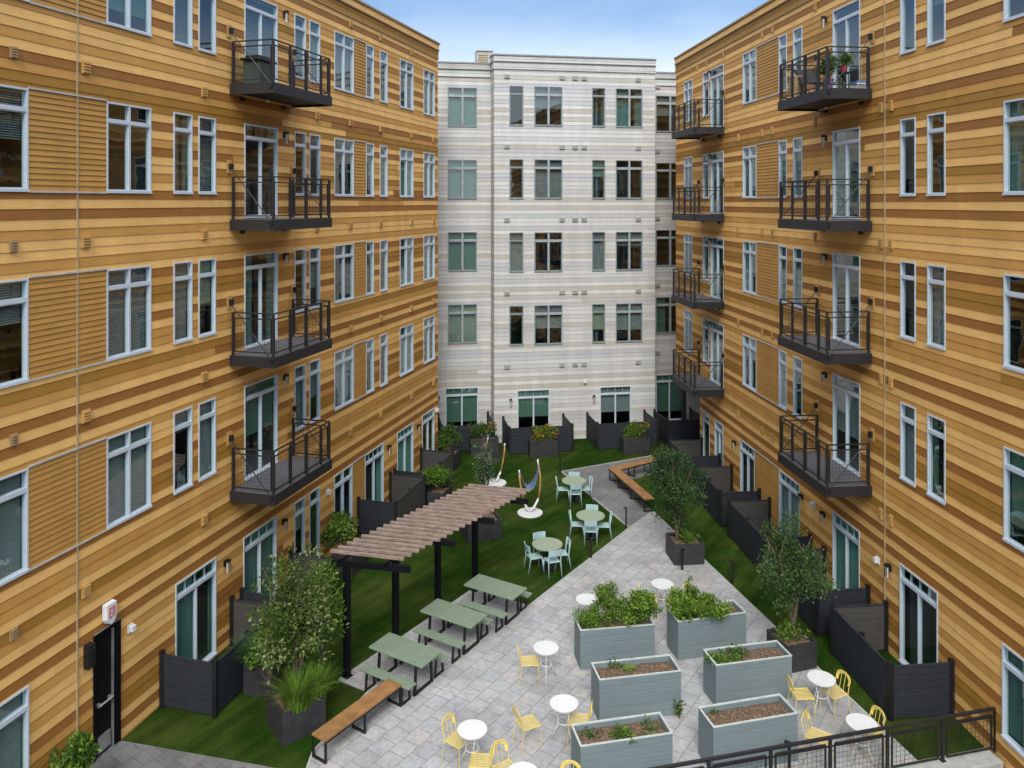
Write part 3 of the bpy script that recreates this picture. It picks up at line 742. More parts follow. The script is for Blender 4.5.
# ------------------------------------------------------------------ privacy fences
def fence_panel(parent, p, q, h=1.12, inner=1):
    p, q = Vector(p), Vector(q); d = (q - p).normalized(); L = (q - p).length
    X = Matrix.Translation((p.x, p.y, 0)) @ Matrix.Rotation(atan2(d.y, d.x), 4, 'Z')
    m = MB(X); n = 7; bh = (h - .06) / n
    for i in range(n):
        z = .04 + i * bh
        m.box(.04, L - .04, -.018, .0, z, z + bh - .007, 1 if inner == 2 else 0)
        m.box(.04, L - .04, .0005, .018, z, z + bh - .007, 1 if inner > 0 else 0)
    m.box(.04, L - .04, -.028, .028, h - .018, h + .008, 0)
    m.build('panel', ['fence_out', 'fence_in'], parent)
def fence_post(parent, p, h=1.17):
    m = MB(); x, y = p; m.box(x - .045, x + .045, y - .045, y + .045, 0, h); m.box(x - .052, x + .052, y - .052, y + .052, h, h + .03)
    m.build('post', 'black_metal', parent)
def enclosure(label, pw0, pw1, nrm, out, flip, first=True, last=True, h=1.12, brown=False):
    a, b = Vector(pw0), Vector(pw1); n = Vector(nrm)
    c0, c1 = a + n * out, b + n * out; a = a + n * .06; b = b + n * .06
    t = thing('privacy_fence', label, 'fence', (a.x, a.y, 0), 0, 'charcoal fences around the ground floor patios')
    L = lambda p: (p.x - a.x, p.y - a.y)
    if flip:   # order so that the left-hand side of travel is inside
        pts = [b, c1, c0, a]
    else: pts = [a, c0, c1, b]
    segs = list(zip(pts, pts[1:]))
    for i, (p, q) in enumerate(segs):
        if (i == 0 and not first) or (i == 2 and not last): continue
        fence_panel(t, L(p), L(q), h, 2 if (brown and i == 1) else 1)
        
    for p in pts: fence_post(t, L(p), h + .05)
    for p, q in segs[1:2]: fence_post(t, L((p + q) / 2 - n * .05), h + .01)
    return t
nL = Vector((dL.y, -dL.x)); nR = Vector((-F, -76)).normalized()
# inside must be on the +y (left) side of each panel's travel
enclosure('charcoal board fence with low sides before the nearest left patio door beyond the exit door', wl(160), wl(230), nL, 1.36, False)
enclosure('charcoal patio fence on the left mostly hidden behind the leafy tree', wl(240), wl(289), nL, 1.36, False)
enclosure('charcoal patio fence behind the lower end of the timber pergola', wl(357), wl(389), nL, 1.36, False, brown=True)
enclosure('charcoal patio fence on the left wall beside the round green bush', wl(393.5), wl(420), nL, 1.36, False, brown=True)
enclosure('charcoal patio fence at the near right with yellow chairs beside it', wr(954), wr(888), nR, 1.4, True)
enclosure('charcoal patio fence on the right behind the nearer tree in its box', wr(870), wr(826), nR, 1.4, True)
enclosure('charcoal patio fence on the right under the second balcony column, open turf before it', wr(812), wr(771), nR, 1.4, True)
enclosure('charcoal patio fence on the right beside the farther tree', wr(761), wr(733), nR, 1.4, True)
enclosure('short charcoal patio fence at the far end of the right building', wr(721), wr(703), nR, 1.4, True)
def bl(u, y): 
    p = P0B + dB * u + nB * y; return Vector((p.x, p.y))
nb = -nB
enclosure('charcoal patio fence at the far left corner before the turquoise curtained door', bl(raypl(440, 0), SL), bl(-.15, SL), nb, 1.9, False)
enclosure('charcoal patio fence at the far end behind the flower box nearest the blue sling', bl(uB(503), 0), bl(uB(563), 0), nb, 1.75, False)
enclosure('charcoal patio fence at the far end behind the flower box facing the angled bench', bl(uB(587), 0), bl(uB(644), 0), nb, 1.75, False)
enclosure('charcoal patio fence in the far right corner of the courtyard', bl(uB(654), 0), bl(uB(690), 0), nb, 1.75, False)

# ------------------------------------------------------------------ foliage tools
PAL_DEEP = [(.045, .10, .018), (.07, .135, .025), (.10, .17, .035), (.03, .065, .018), (.13, .19, .05)]
PAL_BRIGHT = [(.085, .17, .018), (.13, .23, .03), (.06, .125, .018), (.18, .26, .045), (.04, .09, .014)]
PAL_HERB = [(.12, .22, .025), (.16, .27, .04), (.09, .17, .02), (.20, .30, .05), (.06, .12, .015)]
PAL_BLUE = [(.04, .09, .035), (.06, .12, .05), (.09, .15, .07), (.03, .065, .03)]
def leaf(mb, p, d, L, w, rg):
    d = Vector(d).normalized(); a = d.orthogonal().normalized()
    a = Matrix.Rotation(rg.uniform(0, 2 * pi), 3, d) @ a; n = d.cross(a)
    p = Vector(p); m = p + d * L * .5 + n * L * .08
    mb.add([p, m + a * w / 2, p + d * L, m - a * w / 2], [(0, 1, 2), (0, 2, 3)])
def rdir(rg, up=.2):
    while True:
        v = Vector((rg.uniform(-1, 1), rg.uniform(-1, 1), rg.uniform(-1, 1)))
        if .05 < v.length < 1: v.normalize(); v.z += up; return v.normalized()
def foliage(mb, clumps, n, L, w, rg, pal, up=.15):
    # clumps: (centre, radius)
    tot = sum(c[1] ** 2 for c in clumps)
    for c, r in clumps:
        k = int(n * r * r / tot); base = rg.choice(pal); 
        for i in range(k):
            d = rdir(rg, 0); q = Vector(c) + d * r * (rg.random() ** .45)
            col = base if rg.random() < .55 else rg.choice(pal)
            v = rg.uniform(.75, 1.25); mb.c = tuple(x * v for x in col)
            leaf(mb, q, (d * .7 + rdir(rg, up)), L * rg.uniform(.6, 1.25), w * rg.uniform(.7, 1.2), rg)
def tree(name, label, loc, h, cz, rx, rz_, n, seed, pal, stems=4, base=0.0, z0=.6, group=None, leafL=.085, leafW=.04):
    rg = random.Random(seed)
    t = thing(name, label, 'tree', (*loc, z0), 0, group)
    tr = MB(); cl = []
    for s in range(stems):
        an = 2 * pi * s / stems + rg.uniform(-.4, .4)
        rr = rx * rg.uniform(.25, .75); top = Vector((cos(an) * rr, sin(an) * rr, cz - z0 + rz_ * rg.uniform(.1, .75)))
        p0 = Vector((cos(an) * .04, sin(an) * .04, 0)); pts = []
        for i in range(7):
            f = i / 6; p = p0.lerp(top, f); p.x *= (f ** .6 if f else .1) ; p.y *= (f ** .6 if f else .1)
            p += Vector((rg.uniform(-.03, .03), rg.uniform(-.03, .03), 0)) * (1 if i else 0); pts.append(p)
        tr.tube(pts, [.026 * (1 - .8 * i / 6) + .004 for i in range(7)], 6)
        for b in range(9):
            f = rg.uniform(.35, 1); k = f * 6; i = min(5, int(k)); p = pts[i].lerp(pts[i + 1], k - i)
            while True:
                q = Vector((rg.uniform(-1, 1), rg.uniform(-1, 1), rg.uniform(-1, 1)))
                if q.length < 1: break
            q = Vector((q.x * rx, q.y * rx, cz - z0 + q.z * rz_))
            if (q - p).length > rx * 1.2: q = p + (q - p).normalized() * rx * rg.uniform(.6, 1.2)
            q.z = max(q.z, cz - z0 - rz_ * .95)
            mid = p.lerp(q, .5) + Vector((0, 0, .06))
            tr.tube([p, mid, q], [.009, .006, .003], 4)
            cl.append((q, rg.uniform(.14, .27) * rx)); cl.append((mid, rg.uniform(.10, .2) * rx))
    tr.build('trunk', 'bark', t)
    m = MB(); foliage(m, cl, int(n * .8), leafL, leafW, rg, pal)
    # stray sprigs
    for c, r in cl:
        for i in range(int(n * .2 / len(cl))):
            m.c = rg.choice(pal); d = rdir(rg, .3); leaf(m, Vector(c) + d * r * rg.uniform(.8, 1.7), d, leafL, leafW, rg)
    m.build('crown', 'leaf', t, attr='leafcol'); return t
def bush(name, label, loc, z0, r, hz, n, seed, pal, group=None, cat='bush', flowers=None, leafL=.09, leafW=.045, sx=1.0, rz=0):
    rg = random.Random(seed); t = thing(name, label, cat, (*loc, z0), rz, group)
    st = MB(); cl = []
    for i in range(16):
        a = rg.uniform(0, 2 * pi); q = Vector((cos(a) * r * rg.uniform(.1, .75) * sx, sin(a) * r * rg.uniform(.1, .75), hz * rg.uniform(.35, .9)))
        st.tube([(0, 0, 0), (q.x * .5, q.y * .5, q.z * .6), q], [.012, .008, .003], 4)
        cl.append((q, r * rg.uniform(.28, .42)))
    st.build('stem', 'bark', t)
    m = MB(); foliage(m, cl, n, leafL, leafW, rg, pal, .4)
    if flowers:
        for i in range(flowers[1]):
            q, rr = rg.choice(cl); d = rdir(rg, .8); p = q + d * rr * 1.0
            if flowers[2] and p.x < 0: continue
            m.c = rg.choice(flowers[0])
            for k in range(6): leaf(m, p, rdir(rg, .6), .055, .045, rg)
    m.build('leaves', 'leaf', t, attr='leafcol')
    return t
def grass_clump(label, loc, z0, r, L, n, seed, pal=PAL_BRIGHT, cat='grass plant', name='ornamental_grass'):
    rg = random.Random(seed); t = thing(name, label, cat, (*loc, z0))
    m = MB()
    for i in range(n):
        a = rg.uniform(0, 2 * pi); b = Vector((cos(a), sin(a), 0)); p = b * r * .35 * rg.random(); l = L * rg.uniform(.6, 1.15); out = rg.uniform(.25, .95)
        v = rg.uniform(.8, 1.3); m.c = tuple(x * v for x in rg.choice(pal))
        side = Vector((-b.y, b.x, 0)) * .009; prev = None
        for k in range(5):
            f = k / 4; q = p + b * out * l * (f ** 1.6) * .8 + Vector((0, 0, l * (f - .55 * out * f * f)))
            wv = side * (1 - f * .9)
            if prev: m.add([prev[0], prev[1], q + wv, q - wv], [(0, 1, 2, 3)])
            prev = (q - wv, q + wv)
    m.build('blades', 'leaf', t, attr='leafcol'); return t

# ------------------------------------------------------------------ planters
def planter(name, label, loc, rz, Lx, Ly, H, box, rim=None, group=None, boards=0, th=.04, soil_drop=.07):
    t = thing(name, label, 'planter', (*loc, .03 if rim else 0), rz, group)
    m = MB(); hx, hy = Lx / 2, Ly / 2
    n = boards or 1; bh = H / n; gap = .004 if boards else 0
    for i in range(n):
        z0, z1 = i * bh + gap, (i + 1) * bh - (gap if i < n - 1 else 0)
        m.box(-hx, hx, -hy, -hy + th, z0, z1); m.box(-hx, hx, hy - th, hy, z0, z1)
        m.box(-hx, -hx + th, -hy + th, hy - th, z0, z1); m.box(hx - th, hx, -hy + th, hy - th, z0, z1)
    if boards: m.box(-hx + .008, hx - .008, -hy + .008, hy - .008, .0, H - soil_drop - .06)
    m.build('box', box, t, bevel=.004)
    if rim:
        r = MB(); w = .03
        for q in ((-hx - .006, hx + .006, -hy - .006, -hy + w), (-hx - .006, hx + .006, hy - w, hy + .006), (-hx - .006, -hx + w, -hy + w, hy - w), (hx - w, hx + .006, -hy + w, hy - w)):
            r.box(*q, H, H + .018)
        r.build('rim', rim, t)
    s = MB(); nx, ny = int(Lx / .05), int(Ly / .05)
    ax, ay = hx - th, hy - th
    pts = []; 
    for i in range(nx + 1):
        for k in range(ny + 1):
            x, y = -ax + 2 * ax * i / nx, -ay + 2 * ay * k / ny
            e_ = min(1, min(ax - abs(x), ay - abs(y)) / .12)
            pts.append((x, y, H - soil_drop - .03 + .04 * e_ + .03 * mnoise.noise(Vector((x * 5 + loc[0] * 3, y * 5 + loc[1], 0)))))
    s.add(pts, [(i * (ny + 1) + k, (i + 1) * (ny + 1) + k, (i + 1) * (ny + 1) + k + 1, i * (ny + 1) + k + 1) for i in range(nx) for k in range(ny)])
    s.build('soil', 'soil', t, smooth=True)
    return t
def raised(label, corners, seed):
    # corners: back-left, back-right, front-right, front-left rim pixels
    H = .9; P = [Vector(G(x, y, H + .048)) for x, y in corners]
    c = sum(P, Vector((0, 0))) / 4; d = ((P[1] - P[0]) + (P[2] - P[3])).normalized()
    a = atan2(d.y, d.x)
    return planter('raised_planter', label, c, a, 1.78, .62, H, 'blue_box', 'rim', 'blue grey raised planter boxes', boards=6), c, a
GP = 'blue grey raised planter boxes'
P1, c1_, a1 = raised('blue grey raised planter overflowing with tall leafy greens, back left of the six', [(573.6, 617.8), (646, 611.5), (654.8, 623.3), (581.4, 628.7)], 1)
P2, c2_, a2 = raised('blue grey raised planter back right of the six, leafy at its left end', [(667, 611.5), (733.4, 600.6), (746.4, 610.9), (677.9, 618.3)], 2)
P3, c3_, a3 = raised('blue grey raised planter in the middle left, bare mulch with one small yellow green sprout', [(592, 663.5), (668.4, 654.9), (680.6, 669.8), (600.7, 678.4)], 3)
P4, c4_, a4 = raised('blue grey raised planter in the middle right with low greens on its left half', [(703, 649.3), (776.7, 640.7), (791.6, 654.8), (717, 665)], 4)
P5, c5_, a5 = raised('blue grey raised planter of bare brown mulch just behind the black railing', [(698.7, 707.7), (779.5, 694.1), (797, 712.3), (713.9, 725.9)], 5)
P6, c6_, a6 = raised('blue grey raised planter front left of the six with scattered green weeds', [(570.8, 725.9), (660.3, 713.1), (671.7, 731.3), (581.1, 744.3)], 6)
def loc_in(c, a, x, y): return (c.x + cos(a) * x - sin(a) * y, c.y + sin(a) * x + cos(a) * y)
ZS = .86
# planter 1 greens
bush('leafy_herb', 'low pale leafy clump at the left end of the lush planter', loc_in(c1_, a1, -.60, .0), ZS, .40, .30, 1500, 101, PAL_HERB, cat='plant', leafL=.06, leafW=.03)
tree('leafy_herb', 'tall upright leafy plant in the middle of the lush planter', loc_in(c1_, a1, -.15, .05), .8, ZS + .5, .36, .6, 3000, 102, PAL_HERB, 5, z0=ZS, leafL=.065, leafW=.03)['category'] = 'plant'
bush('leafy_herb', 'bushy green plant right of the tall one in the lush planter', loc_in(c1_, a1, .27, .0), ZS, .44, .42, 2000, 103, PAL_HERB, cat='plant', leafL=.065, leafW=.03)
bush('leafy_herb', 'leafy plant with yellow flecks spilling over the right end of the lush planter', loc_in(c1_, a1, .68, .0), ZS - .05, .44, .72, 2600, 104, PAL_BRIGHT + PAL_HERB, cat='plant', flowers=([(.45, .42, .06)], 9, False), leafL=.09)
bush('leafy_herb', 'broad leaved plant at the left end of the back right planter', loc_in(c2_, a2, -.66, .0), ZS, .42, .5, 1700, 105, PAL_HERB, cat='plant', flowers=([(.45, .42, .06)], 7, False), leafL=.11, leafW=.05)
tree('leafy_herb', 'slender upright blue green plant in the back right planter', loc_in(c2_, a2, -.38, .08), .8, ZS + .52, .2, .55, 1100, 106, PAL_HERB, 3, z0=ZS, leafL=.06, leafW=.03)['category'] = 'plant'
bush('leafy_herb', 'low spreading green plant hanging over the front of the back right planter', loc_in(c2_, a2, .02, -.14), ZS, .48, .32, 2000, 107, PAL_HERB, cat='plant', leafL=.07)
bush('seedling', 'small sprout near the right end of the back right planter', loc_in(c2_, a2, .5, .05), ZS, .17, .1, 90, 108, PAL_BRIGHT, cat='plant', leafL=.06)
bush('seedling', 'small yellow green sprout in the middle left planter', loc_in(c3_, a3, -.15, .05), ZS, .12, .13, 90, 109, [(.25, .32, .05), (.16, .25, .05)], cat='plant', leafL=.07)
bush('seedling', 'thin green shoots at the back edge of the middle left planter', loc_in(c3_, a3, -.38, .18), ZS, .24, .14, 110, 110, PAL_DEEP, cat='plant', leafL=.06)
bush('weed', 'dark weed growing at the foot of the middle left planter', (c3_.x + .86, c3_.y - .28), .03, .1, .35, 90, 111, PAL_DEEP, cat='plant', leafL=.07)
bush('ground_herb', 'mat of low greens on the left of the middle right planter', loc_in(c4_, a4, -.6, .0), ZS, .34, .1, 700, 112, PAL_BRIGHT, cat='plant', leafL=.06)
bush('ground_herb', 'low green runner along the back rim of the middle right planter', loc_in(c4_, a4, -.2, .16), ZS, .25, .12, 260, 113, PAL_DEEP, cat='plant', leafL=.06)
bush('ground_herb', 'pale fern like greens by the left middle of the middle right planter', loc_in(c4_, a4, -.3, -.1), ZS, .2, .08, 200, 114, PAL_BRIGHT, cat='plant', leafL=.05)
bush('seedling', 'cluster of green weeds in the middle of the front left planter', loc_in(c6_, a6, .02, -.08), ZS, .24, .15, 260, 115, PAL_BRIGHT, cat='plant', leafL=.07)
bush('seedling', 'thin sprouts at the left end of the front left planter', loc_in(c6_, a6, -.55, .1), ZS, .22, .12, 90, 116, PAL_DEEP, cat='plant', leafL=.05)
bush('seedling', 'thin sprouts at the right end of the front left planter', loc_in(c6_, a6, .55, .0), ZS, .22, .12, 110, 117, PAL_DEEP, cat='plant', leafL=.05)
bush('seedling', 'tiny sprout near the back left corner of the bare mulch planter', loc_in(c5_, a5, -.6, .18), ZS, .12, .08, 30, 118, PAL_BRIGHT, cat='plant', leafL=.05)

for o_ in list(bpy.data.objects):
    if o_.parent is None and o_.name.startswith(('ground_herb', 'seedling')): o_.scale = (1.15, 1.15, .55)
GD = 'dark grey planters around the lawn'
planter('box_planter', 'square dark grey planter on the left lawn holding a tree and arching grass', (-4.46, 16.42), radians(37), .92, .92, .65, 'dark_box', group=GD)
tree('multi_stem_tree', 'airy small leafed tree in the near left planter', (-4.48, 16.6), 3.7, 2.3, 1.08, 1.45, 5600, 201, [(.055, .10, .018), (.075, .13, .022), (.12, .18, .035), (.035, .07, .012), (.05, .09, .02), (.22, .26, .10)], 5, z0=.58, leafL=.095, leafW=.045)
bush('shrub', 'bright leafy shrub mass just behind the near left tree', (-4.3, 18.0), 0.3, .72, 2.5, 2000, 202, PAL_BRIGHT, leafL=.11)
grass_clump('arching bright green grass at the foot of the near left tree', (-4.35, 16.15), .56, .75, .85, 620, 203, PAL_HERB)
grass_clump('second tuft of arching grass at the right corner of the near left planter', (-4.05, 16.55), .56, .6, .7, 320, 204, PAL_HERB)
planter('box_planter', 'tall dark grey planter with spiky grass beside the nearest left patio fence', (-5.45, 17.62), radians(-12), .80, .5, .72, 'dark_box', group=GD)
grass_clump('dense spiky blue green grass beside the nearest left patio fence', (-5.65, 17.45), .66, .5, .78, 700, 205, [(.06, .12, .04), (.09, .17, .05), (.05, .10, .04)])
bush('shrub', 'leafy green shrub between the spiky grass and the near left tree', (-5.18, 16.98), .5, .56, 1.5, 1800, 206, PAL_BRIGHT, leafL=.08)
planter('box_planter', 'dark grey planter with a round bush behind the near end of the pergola', (-4.75, 23.3), radians(74), .9, .6, .65, 'dark_box', group=GD)
bush('round_bush', 'round glossy bush left of the near end of the pergola', (-4.95, 23.3), .55, .66, 1.0, 2000, 207, PAL_BRIGHT, leafL=.12, leafW=.055)
planter('box_planter', 'dark grey planter with a round bush between two left patio fences', (-2.55, 28.2), radians(74), .9, .6, .65, 'dark_box', group=GD)
bush('round_bush', 'round bright bush above the far end of the pergola', (-2.62, 28.3), .5, .62, .85, 1800, 208, PAL_BRIGHT, leafL=.1)
planter('box_planter', 'dark grey planter at the far end of the left building', (-2.5, 32.4), radians(74), .9, .6, .65, 'dark_box', group=GD)
bush('round_bush', 'dark round bush at the far end of the left building', (-2.6, 32.5), .55, .62, 1.05, 1500, 209, PAL_DEEP, leafL=.11)
FL = [(.55, .20, .02), (.6, .36, .03), (.5, .13, .02)]
aB = atan2(dB.y, dB.x)
planter('box_planter', 'dark grey flower box before the turquoise curtained door', (-1.2, 34.2), aB, 1.2, .5, .68, 'dark_box', group=GD)
bush('flowering_plant', 'green plant with orange blooms on its right before the turquoise curtained door', (-1.2, 34.2), .55, .52, .75, 1300, 210, PAL_DEEP, cat='flowers', flowers=(FL, 70, True), sx=1.3, leafL=.07)
planter('box_planter', 'dark grey flower box before the middle far patio fence', (1.32, 33.95), aB, 1.2, .5, .68, 'dark_box', group=GD)
bush('flowering_plant', 'green plant with yellow and red blooms before the middle far patio fence', (1.32, 33.95), .55, .5, .65, 1300, 211, PAL_BRIGHT, cat='flowers', flowers=(FL, 60, False), sx=1.4, leafL=.07)
planter('box_planter', 'dark grey flower box near the angled bench at the far end', (5.3, 34.35), aB, 1.15, .5, .68, 'dark_box', group=GD)
bush('flowering_plant', 'olive green plant with yellow blooms near the angled bench', (5.3, 34.35), .55, .5, .65, 1300, 212, PAL_BRIGHT, cat='flowers', flowers=([(.55, .38, .03), (.55, .22, .02)], 45, True), sx=1.4, leafL=.07)
planter('box_planter', 'large dark grey planter under the far end of the pergola', (-1.05, 25.9), radians(20), 1.15, 1.15, .6, 'dark_box', group=GD)
tree('slender_tree', 'slender tree with silvery leaves rising behind the far end of the pergola', (-.85, 26.1), 3.5, 2.45, .52, 1.05, 1700, 213, PAL_BLUE + [(.22, .26, .20)], 3, z0=.65, leafL=.08)
planter('box_planter', 'dark grey planter holding the dense tree near the angled bench', (5.22, 24.05), radians(6), .92, .88, .65, 'dark_box', group=GD)
tree('multi_stem_tree', 'dense dark green tree between the angled bench and the right building', (4.98, 24.05), 3.75, 2.3, .95, 1.45, 10500, 214, [(.035, .075, .025), (.05, .10, .035), (.07, .13, .045), (.03, .06, .02)], 5, z0=.55, leafL=.085)
bush('underplanting', 'low greens at the foot of the dense dark tree', (5.25, 24.0), .55, .42, .22, 500, 215, PAL_BRIGHT, cat='plant', leafL=.08)
planter('box_planter', 'dark grey planter with a tree behind the two right hand raised planters', (6.55, 18.66), radians(17), .8, .8, .65, 'dark_box', group=GD)
tree('multi_stem_tree', 'open crowned tree rising behind the two right hand raised planters', (6.66, 18.85), 3.4, 2.15, .86, 1.22, 7500, 216, [(.05, .10, .03), (.07, .13, .04), (.10, .17, .05), (.035, .07, .02)], 5, z0=.55, leafL=.08)
bush('underplanting', 'fern like greens under the open crowned tree', (6.5, 18.6), .55, .4, .3, 380, 217, PAL_BRIGHT, cat='plant', leafL=.08)
planter('box_planter', 'dark grey planter left of the black exit door', (-7.72, 14.0), radians(74), .7, .5, .5, 'dark_box', group=GD)
bush('shrub', 'bright green bush left of the black exit door in the bottom corner', (-7.72, 14.0), .42, .44, .85, 1400, 218, PAL_BRIGHT, leafL=.12, leafW=.05)
grass_clump('small dark spiky grass at the left foot of the bush by the exit door', (-7.95, 13.65), .42, .3, .5, 160, 219, PAL_BLUE)

# ------------------------------------------------------------------ pergola
A55 = radians(55.7)
pg = thing('pergola', 'timber slatted pergola on a row of black posts over the picnic tables', 'pergola', (*G(347, 677.5), .03), 0)
po = Vector(G(347, 677.5)); pe = Vector(G(475, 591)); pd = (pe - po)
cr = Vector((cos(radians(-11)), sin(radians(-11))))
for i in range(4):
    q = pd * i / 3
    m = MB(); m.box(-.065, .065, -.065, .065, 0, 2.55, T=Matrix.Translation((q.x, q.y, 0)) @ Matrix.Rotation(A55, 4, 'Z')); m.box(-.1, .1, -.1, .1, 0, .015, T=Matrix.Translation((q.x, q.y, 0)) @ Matrix.Rotation(A55, 4, 'Z'))
    for zz in (.12, .9, 1.9):
        m.cyl(q.x - .03, q.y - .075, zz - .012, zz + .012, .012, 6, 0)
    m.build('post', 'deep_black', pg, bevel=.004)
    a = q - cr * .35; b = q + cr * 1.50
    m = MB(); m.beam((a.x, a.y, 2.56), (b.x, b.y, 2.56), .09, .14); m.build('beam', 'deep_black', pg)
for off in (-.12, .95):
    a = cr * off - pd.normalized() * .12; b = cr * off + pd + pd.normalized() * .35
    m = MB(); m.beam((a.x, a.y, 2.655), (b.x, b.y, 2.655), .05, .05); m.build('purlin', 'deep_black', pg)
L1 = Vector(G(333, 547, 2.78)) - po; L2 = Vector(G(469.6, 483.8, 2.78)) - po
R1 = Vector(G(403, 559, 2.78)) - po; R2 = Vector(G(529, 489, 2.78)) - po
rgp = random.Random(3)
for i in range(22):
    f = i / 21; a = L1.lerp(L2, f); c = (a + R1.lerp(R2, f)) / 2; hl = .9
    j1 = rgp.uniform(-.02, .02)
    m = MB(Matrix.Translation((c.x + j1, c.y, 2.68)) @ Matrix.Rotation(radians(-13.5) + rgp.uniform(-.006, .006), 4, 'Z'))
    m.box(-hl, hl, -.042, .042, 0, .06); o = m.build('slat', 'pergola_wood', pg, bevel=.003)

# ------------------------------------------------------------------ picnic tables and benches
aT = radians(-31.5)
def u_frame(m, x, w0, w1, h, t=.05):
    # closed trapezoid frame in the yz plane at x
    m.beam((x, -w0 / 2, t / 2), (x, w0 / 2, t / 2), t, t); m.beam((x, -w1 / 2, h - t / 2), (x, w1 / 2, h - t / 2), t, t)
    m.beam((x, -w0 / 2, 0), (x, -w1 / 2, h), t, t); m.beam((x, w0 / 2, 0), (x, w1 / 2, h), t, t)
tbs = [(405, 648.7), (453.6, 612.3), (495.3, 586.0)]
proto_t = proto_b = None
tl = ['sage green picnic table nearest the wooden bench', 'sage green picnic table in the middle of the three', 'sage green picnic table at the lawn corner, farthest of the three']
bll = [('sage green bench on the near side of the nearest picnic table', 'sage green bench on the far side of the nearest picnic table'),
      ('sage green bench on the near side of the middle picnic table', 'sage green bench on the far side of the middle picnic table'),
      ('sage green bench on the near side of the farthest picnic table', 'sage green bench on the far side of the farthest picnic table')]
for i, (x, y) in enumerate(tbs):
    c = Vector(G(x, y, .76))
    if proto_t is None:
        t = thing('picnic_table', tl[i], 'table', (c.x, c.y, .03), aT, 'green picnic tables under the pergola')
        m = MB(); m.box(-.76, .76, -.36, .36, .685, .73); m.build('tabletop', 'green_plastic', t, bevel=.012)
        for sx in (-.52, .52):
            m = MB(); u_frame(m, sx, .62, .5, .684); m.build('leg_frame', 'black_metal', t)
        m = MB(); m.beam((-.5, 0, .655), (.5, 0, .655), .04, .03); m.build('stretcher', 'black_metal', t)
        proto_t = t
        b = thing('picnic_bench', bll[0][0], 'bench', (0, 0, .03), aT, 'green benches at the picnic tables')
        m = MB(); m.box(-.70, .70, -.13, .13, .385, .425); m.build('seat', 'green_plastic', b, bevel=.01)
        for sx in (-.5, .5):
            m = MB(); u_frame(m, sx, .30, .20, .384, .04); m.build('leg_frame', 'black_metal', b)
        proto_b = b
    else: dup(proto_t, (c.x, c.y, .03), aT, tl[i])
    for k, off in enumerate((-.60, .60)):
        q = c + Vector((-sin(aT), cos(aT))) * off
        if i == 0 and k == 0: proto_b.location = (q.x, q.y, .03)
        else: dup(proto_b, (q.x, q.y, .03), aT, bll[i][k])
# straight wooden bench
cb = (Vector(G(319.7, 735.7, .5)) + Vector(G(394, 681.7, .5))) / 2
wb_ = thing('wooden_bench', 'straight tan wooden bench on black hoop legs along the terrace edge', 'bench', (cb.x, cb.y, .03), A55)
m = MB(); n = 34
for i in range(n):
    a = -1.08 + 2.16 * i / n; m.box(a + .002, a + 2.16 / n - .002, -.19, .19, .425, .462)
m.build('seat', 'wood_seat', wb_)
m = MB(); m.box(-1.08, 1.08, -.195, -.165, .385, .424); m.box(-1.08, 1.08, .165, .195, .385, .424); m.build('seat_frame', 'black_metal', wb_)
for x in (-1.05, 0, 1.05):
    m = MB(); m.beam((x, -.17, .02), (x, .17, .02), .04, .04); m.beam((x, -.17, 0), (x, -.17, .384), .04, .04); m.beam((x, .17, 0), (x, .17, .384), .04, .04); m.build('leg', 'black_metal', wb_)
# angled bench
Q = [Vector(p) for p in ((3.74, 30.87), (4.60, 27.62), (4.96, 27.70), (4.17, 30.72), (6.30, 32.14), (6.10, 32.44), (3.95, 31.02))]
lb = thing('angled_bench', 'long tan wooden bench bent at an angle around the upper path', 'bench', (Q[0].x, Q[0].y, .026))
m = MB(); m.prism([(q.x - Q[0].x, q.y - Q[0].y) for q in Q], .42, .462); m.build('seat', 'wood_seat', lb, bevel=.005)
m = MB()
for a, b in zip(Q, Q[1:] + Q[:1]):
    a, b = a - Q[0], b - Q[0]; m.beam((a.x, a.y, .40), (b.x, b.y, .40), .03, .035)
m.build('seat_frame', 'black_metal', lb)
def hoop(p, q):
    p, q = Vector(p) - Q[0], Vector(q) - Q[0]; m = MB()
    m.beam((p.x, p.y, .02), (q.x, q.y, .02), .045, .04); m.beam((p.x, p.y, 0), (p.x, p.y, .4), .045, .045); m.beam((q.x, q.y, 0), (q.x, q.y, .4), .045, .045); m.build('leg', 'black_metal', lb)
for f in (.02, .28, .62, .98):
    a = Q[0].lerp(Q[1], f); b = Q[3].lerp(Q[2], f); hoop(a.lerp(b, .06), a.lerp(b, .94))
for f in (.3, .62, .97):
    a = Q[3].lerp(Q[4], f); b = Q[6].lerp(Q[5], f); hoop(a.lerp(b, .06), a.lerp(b, .94))

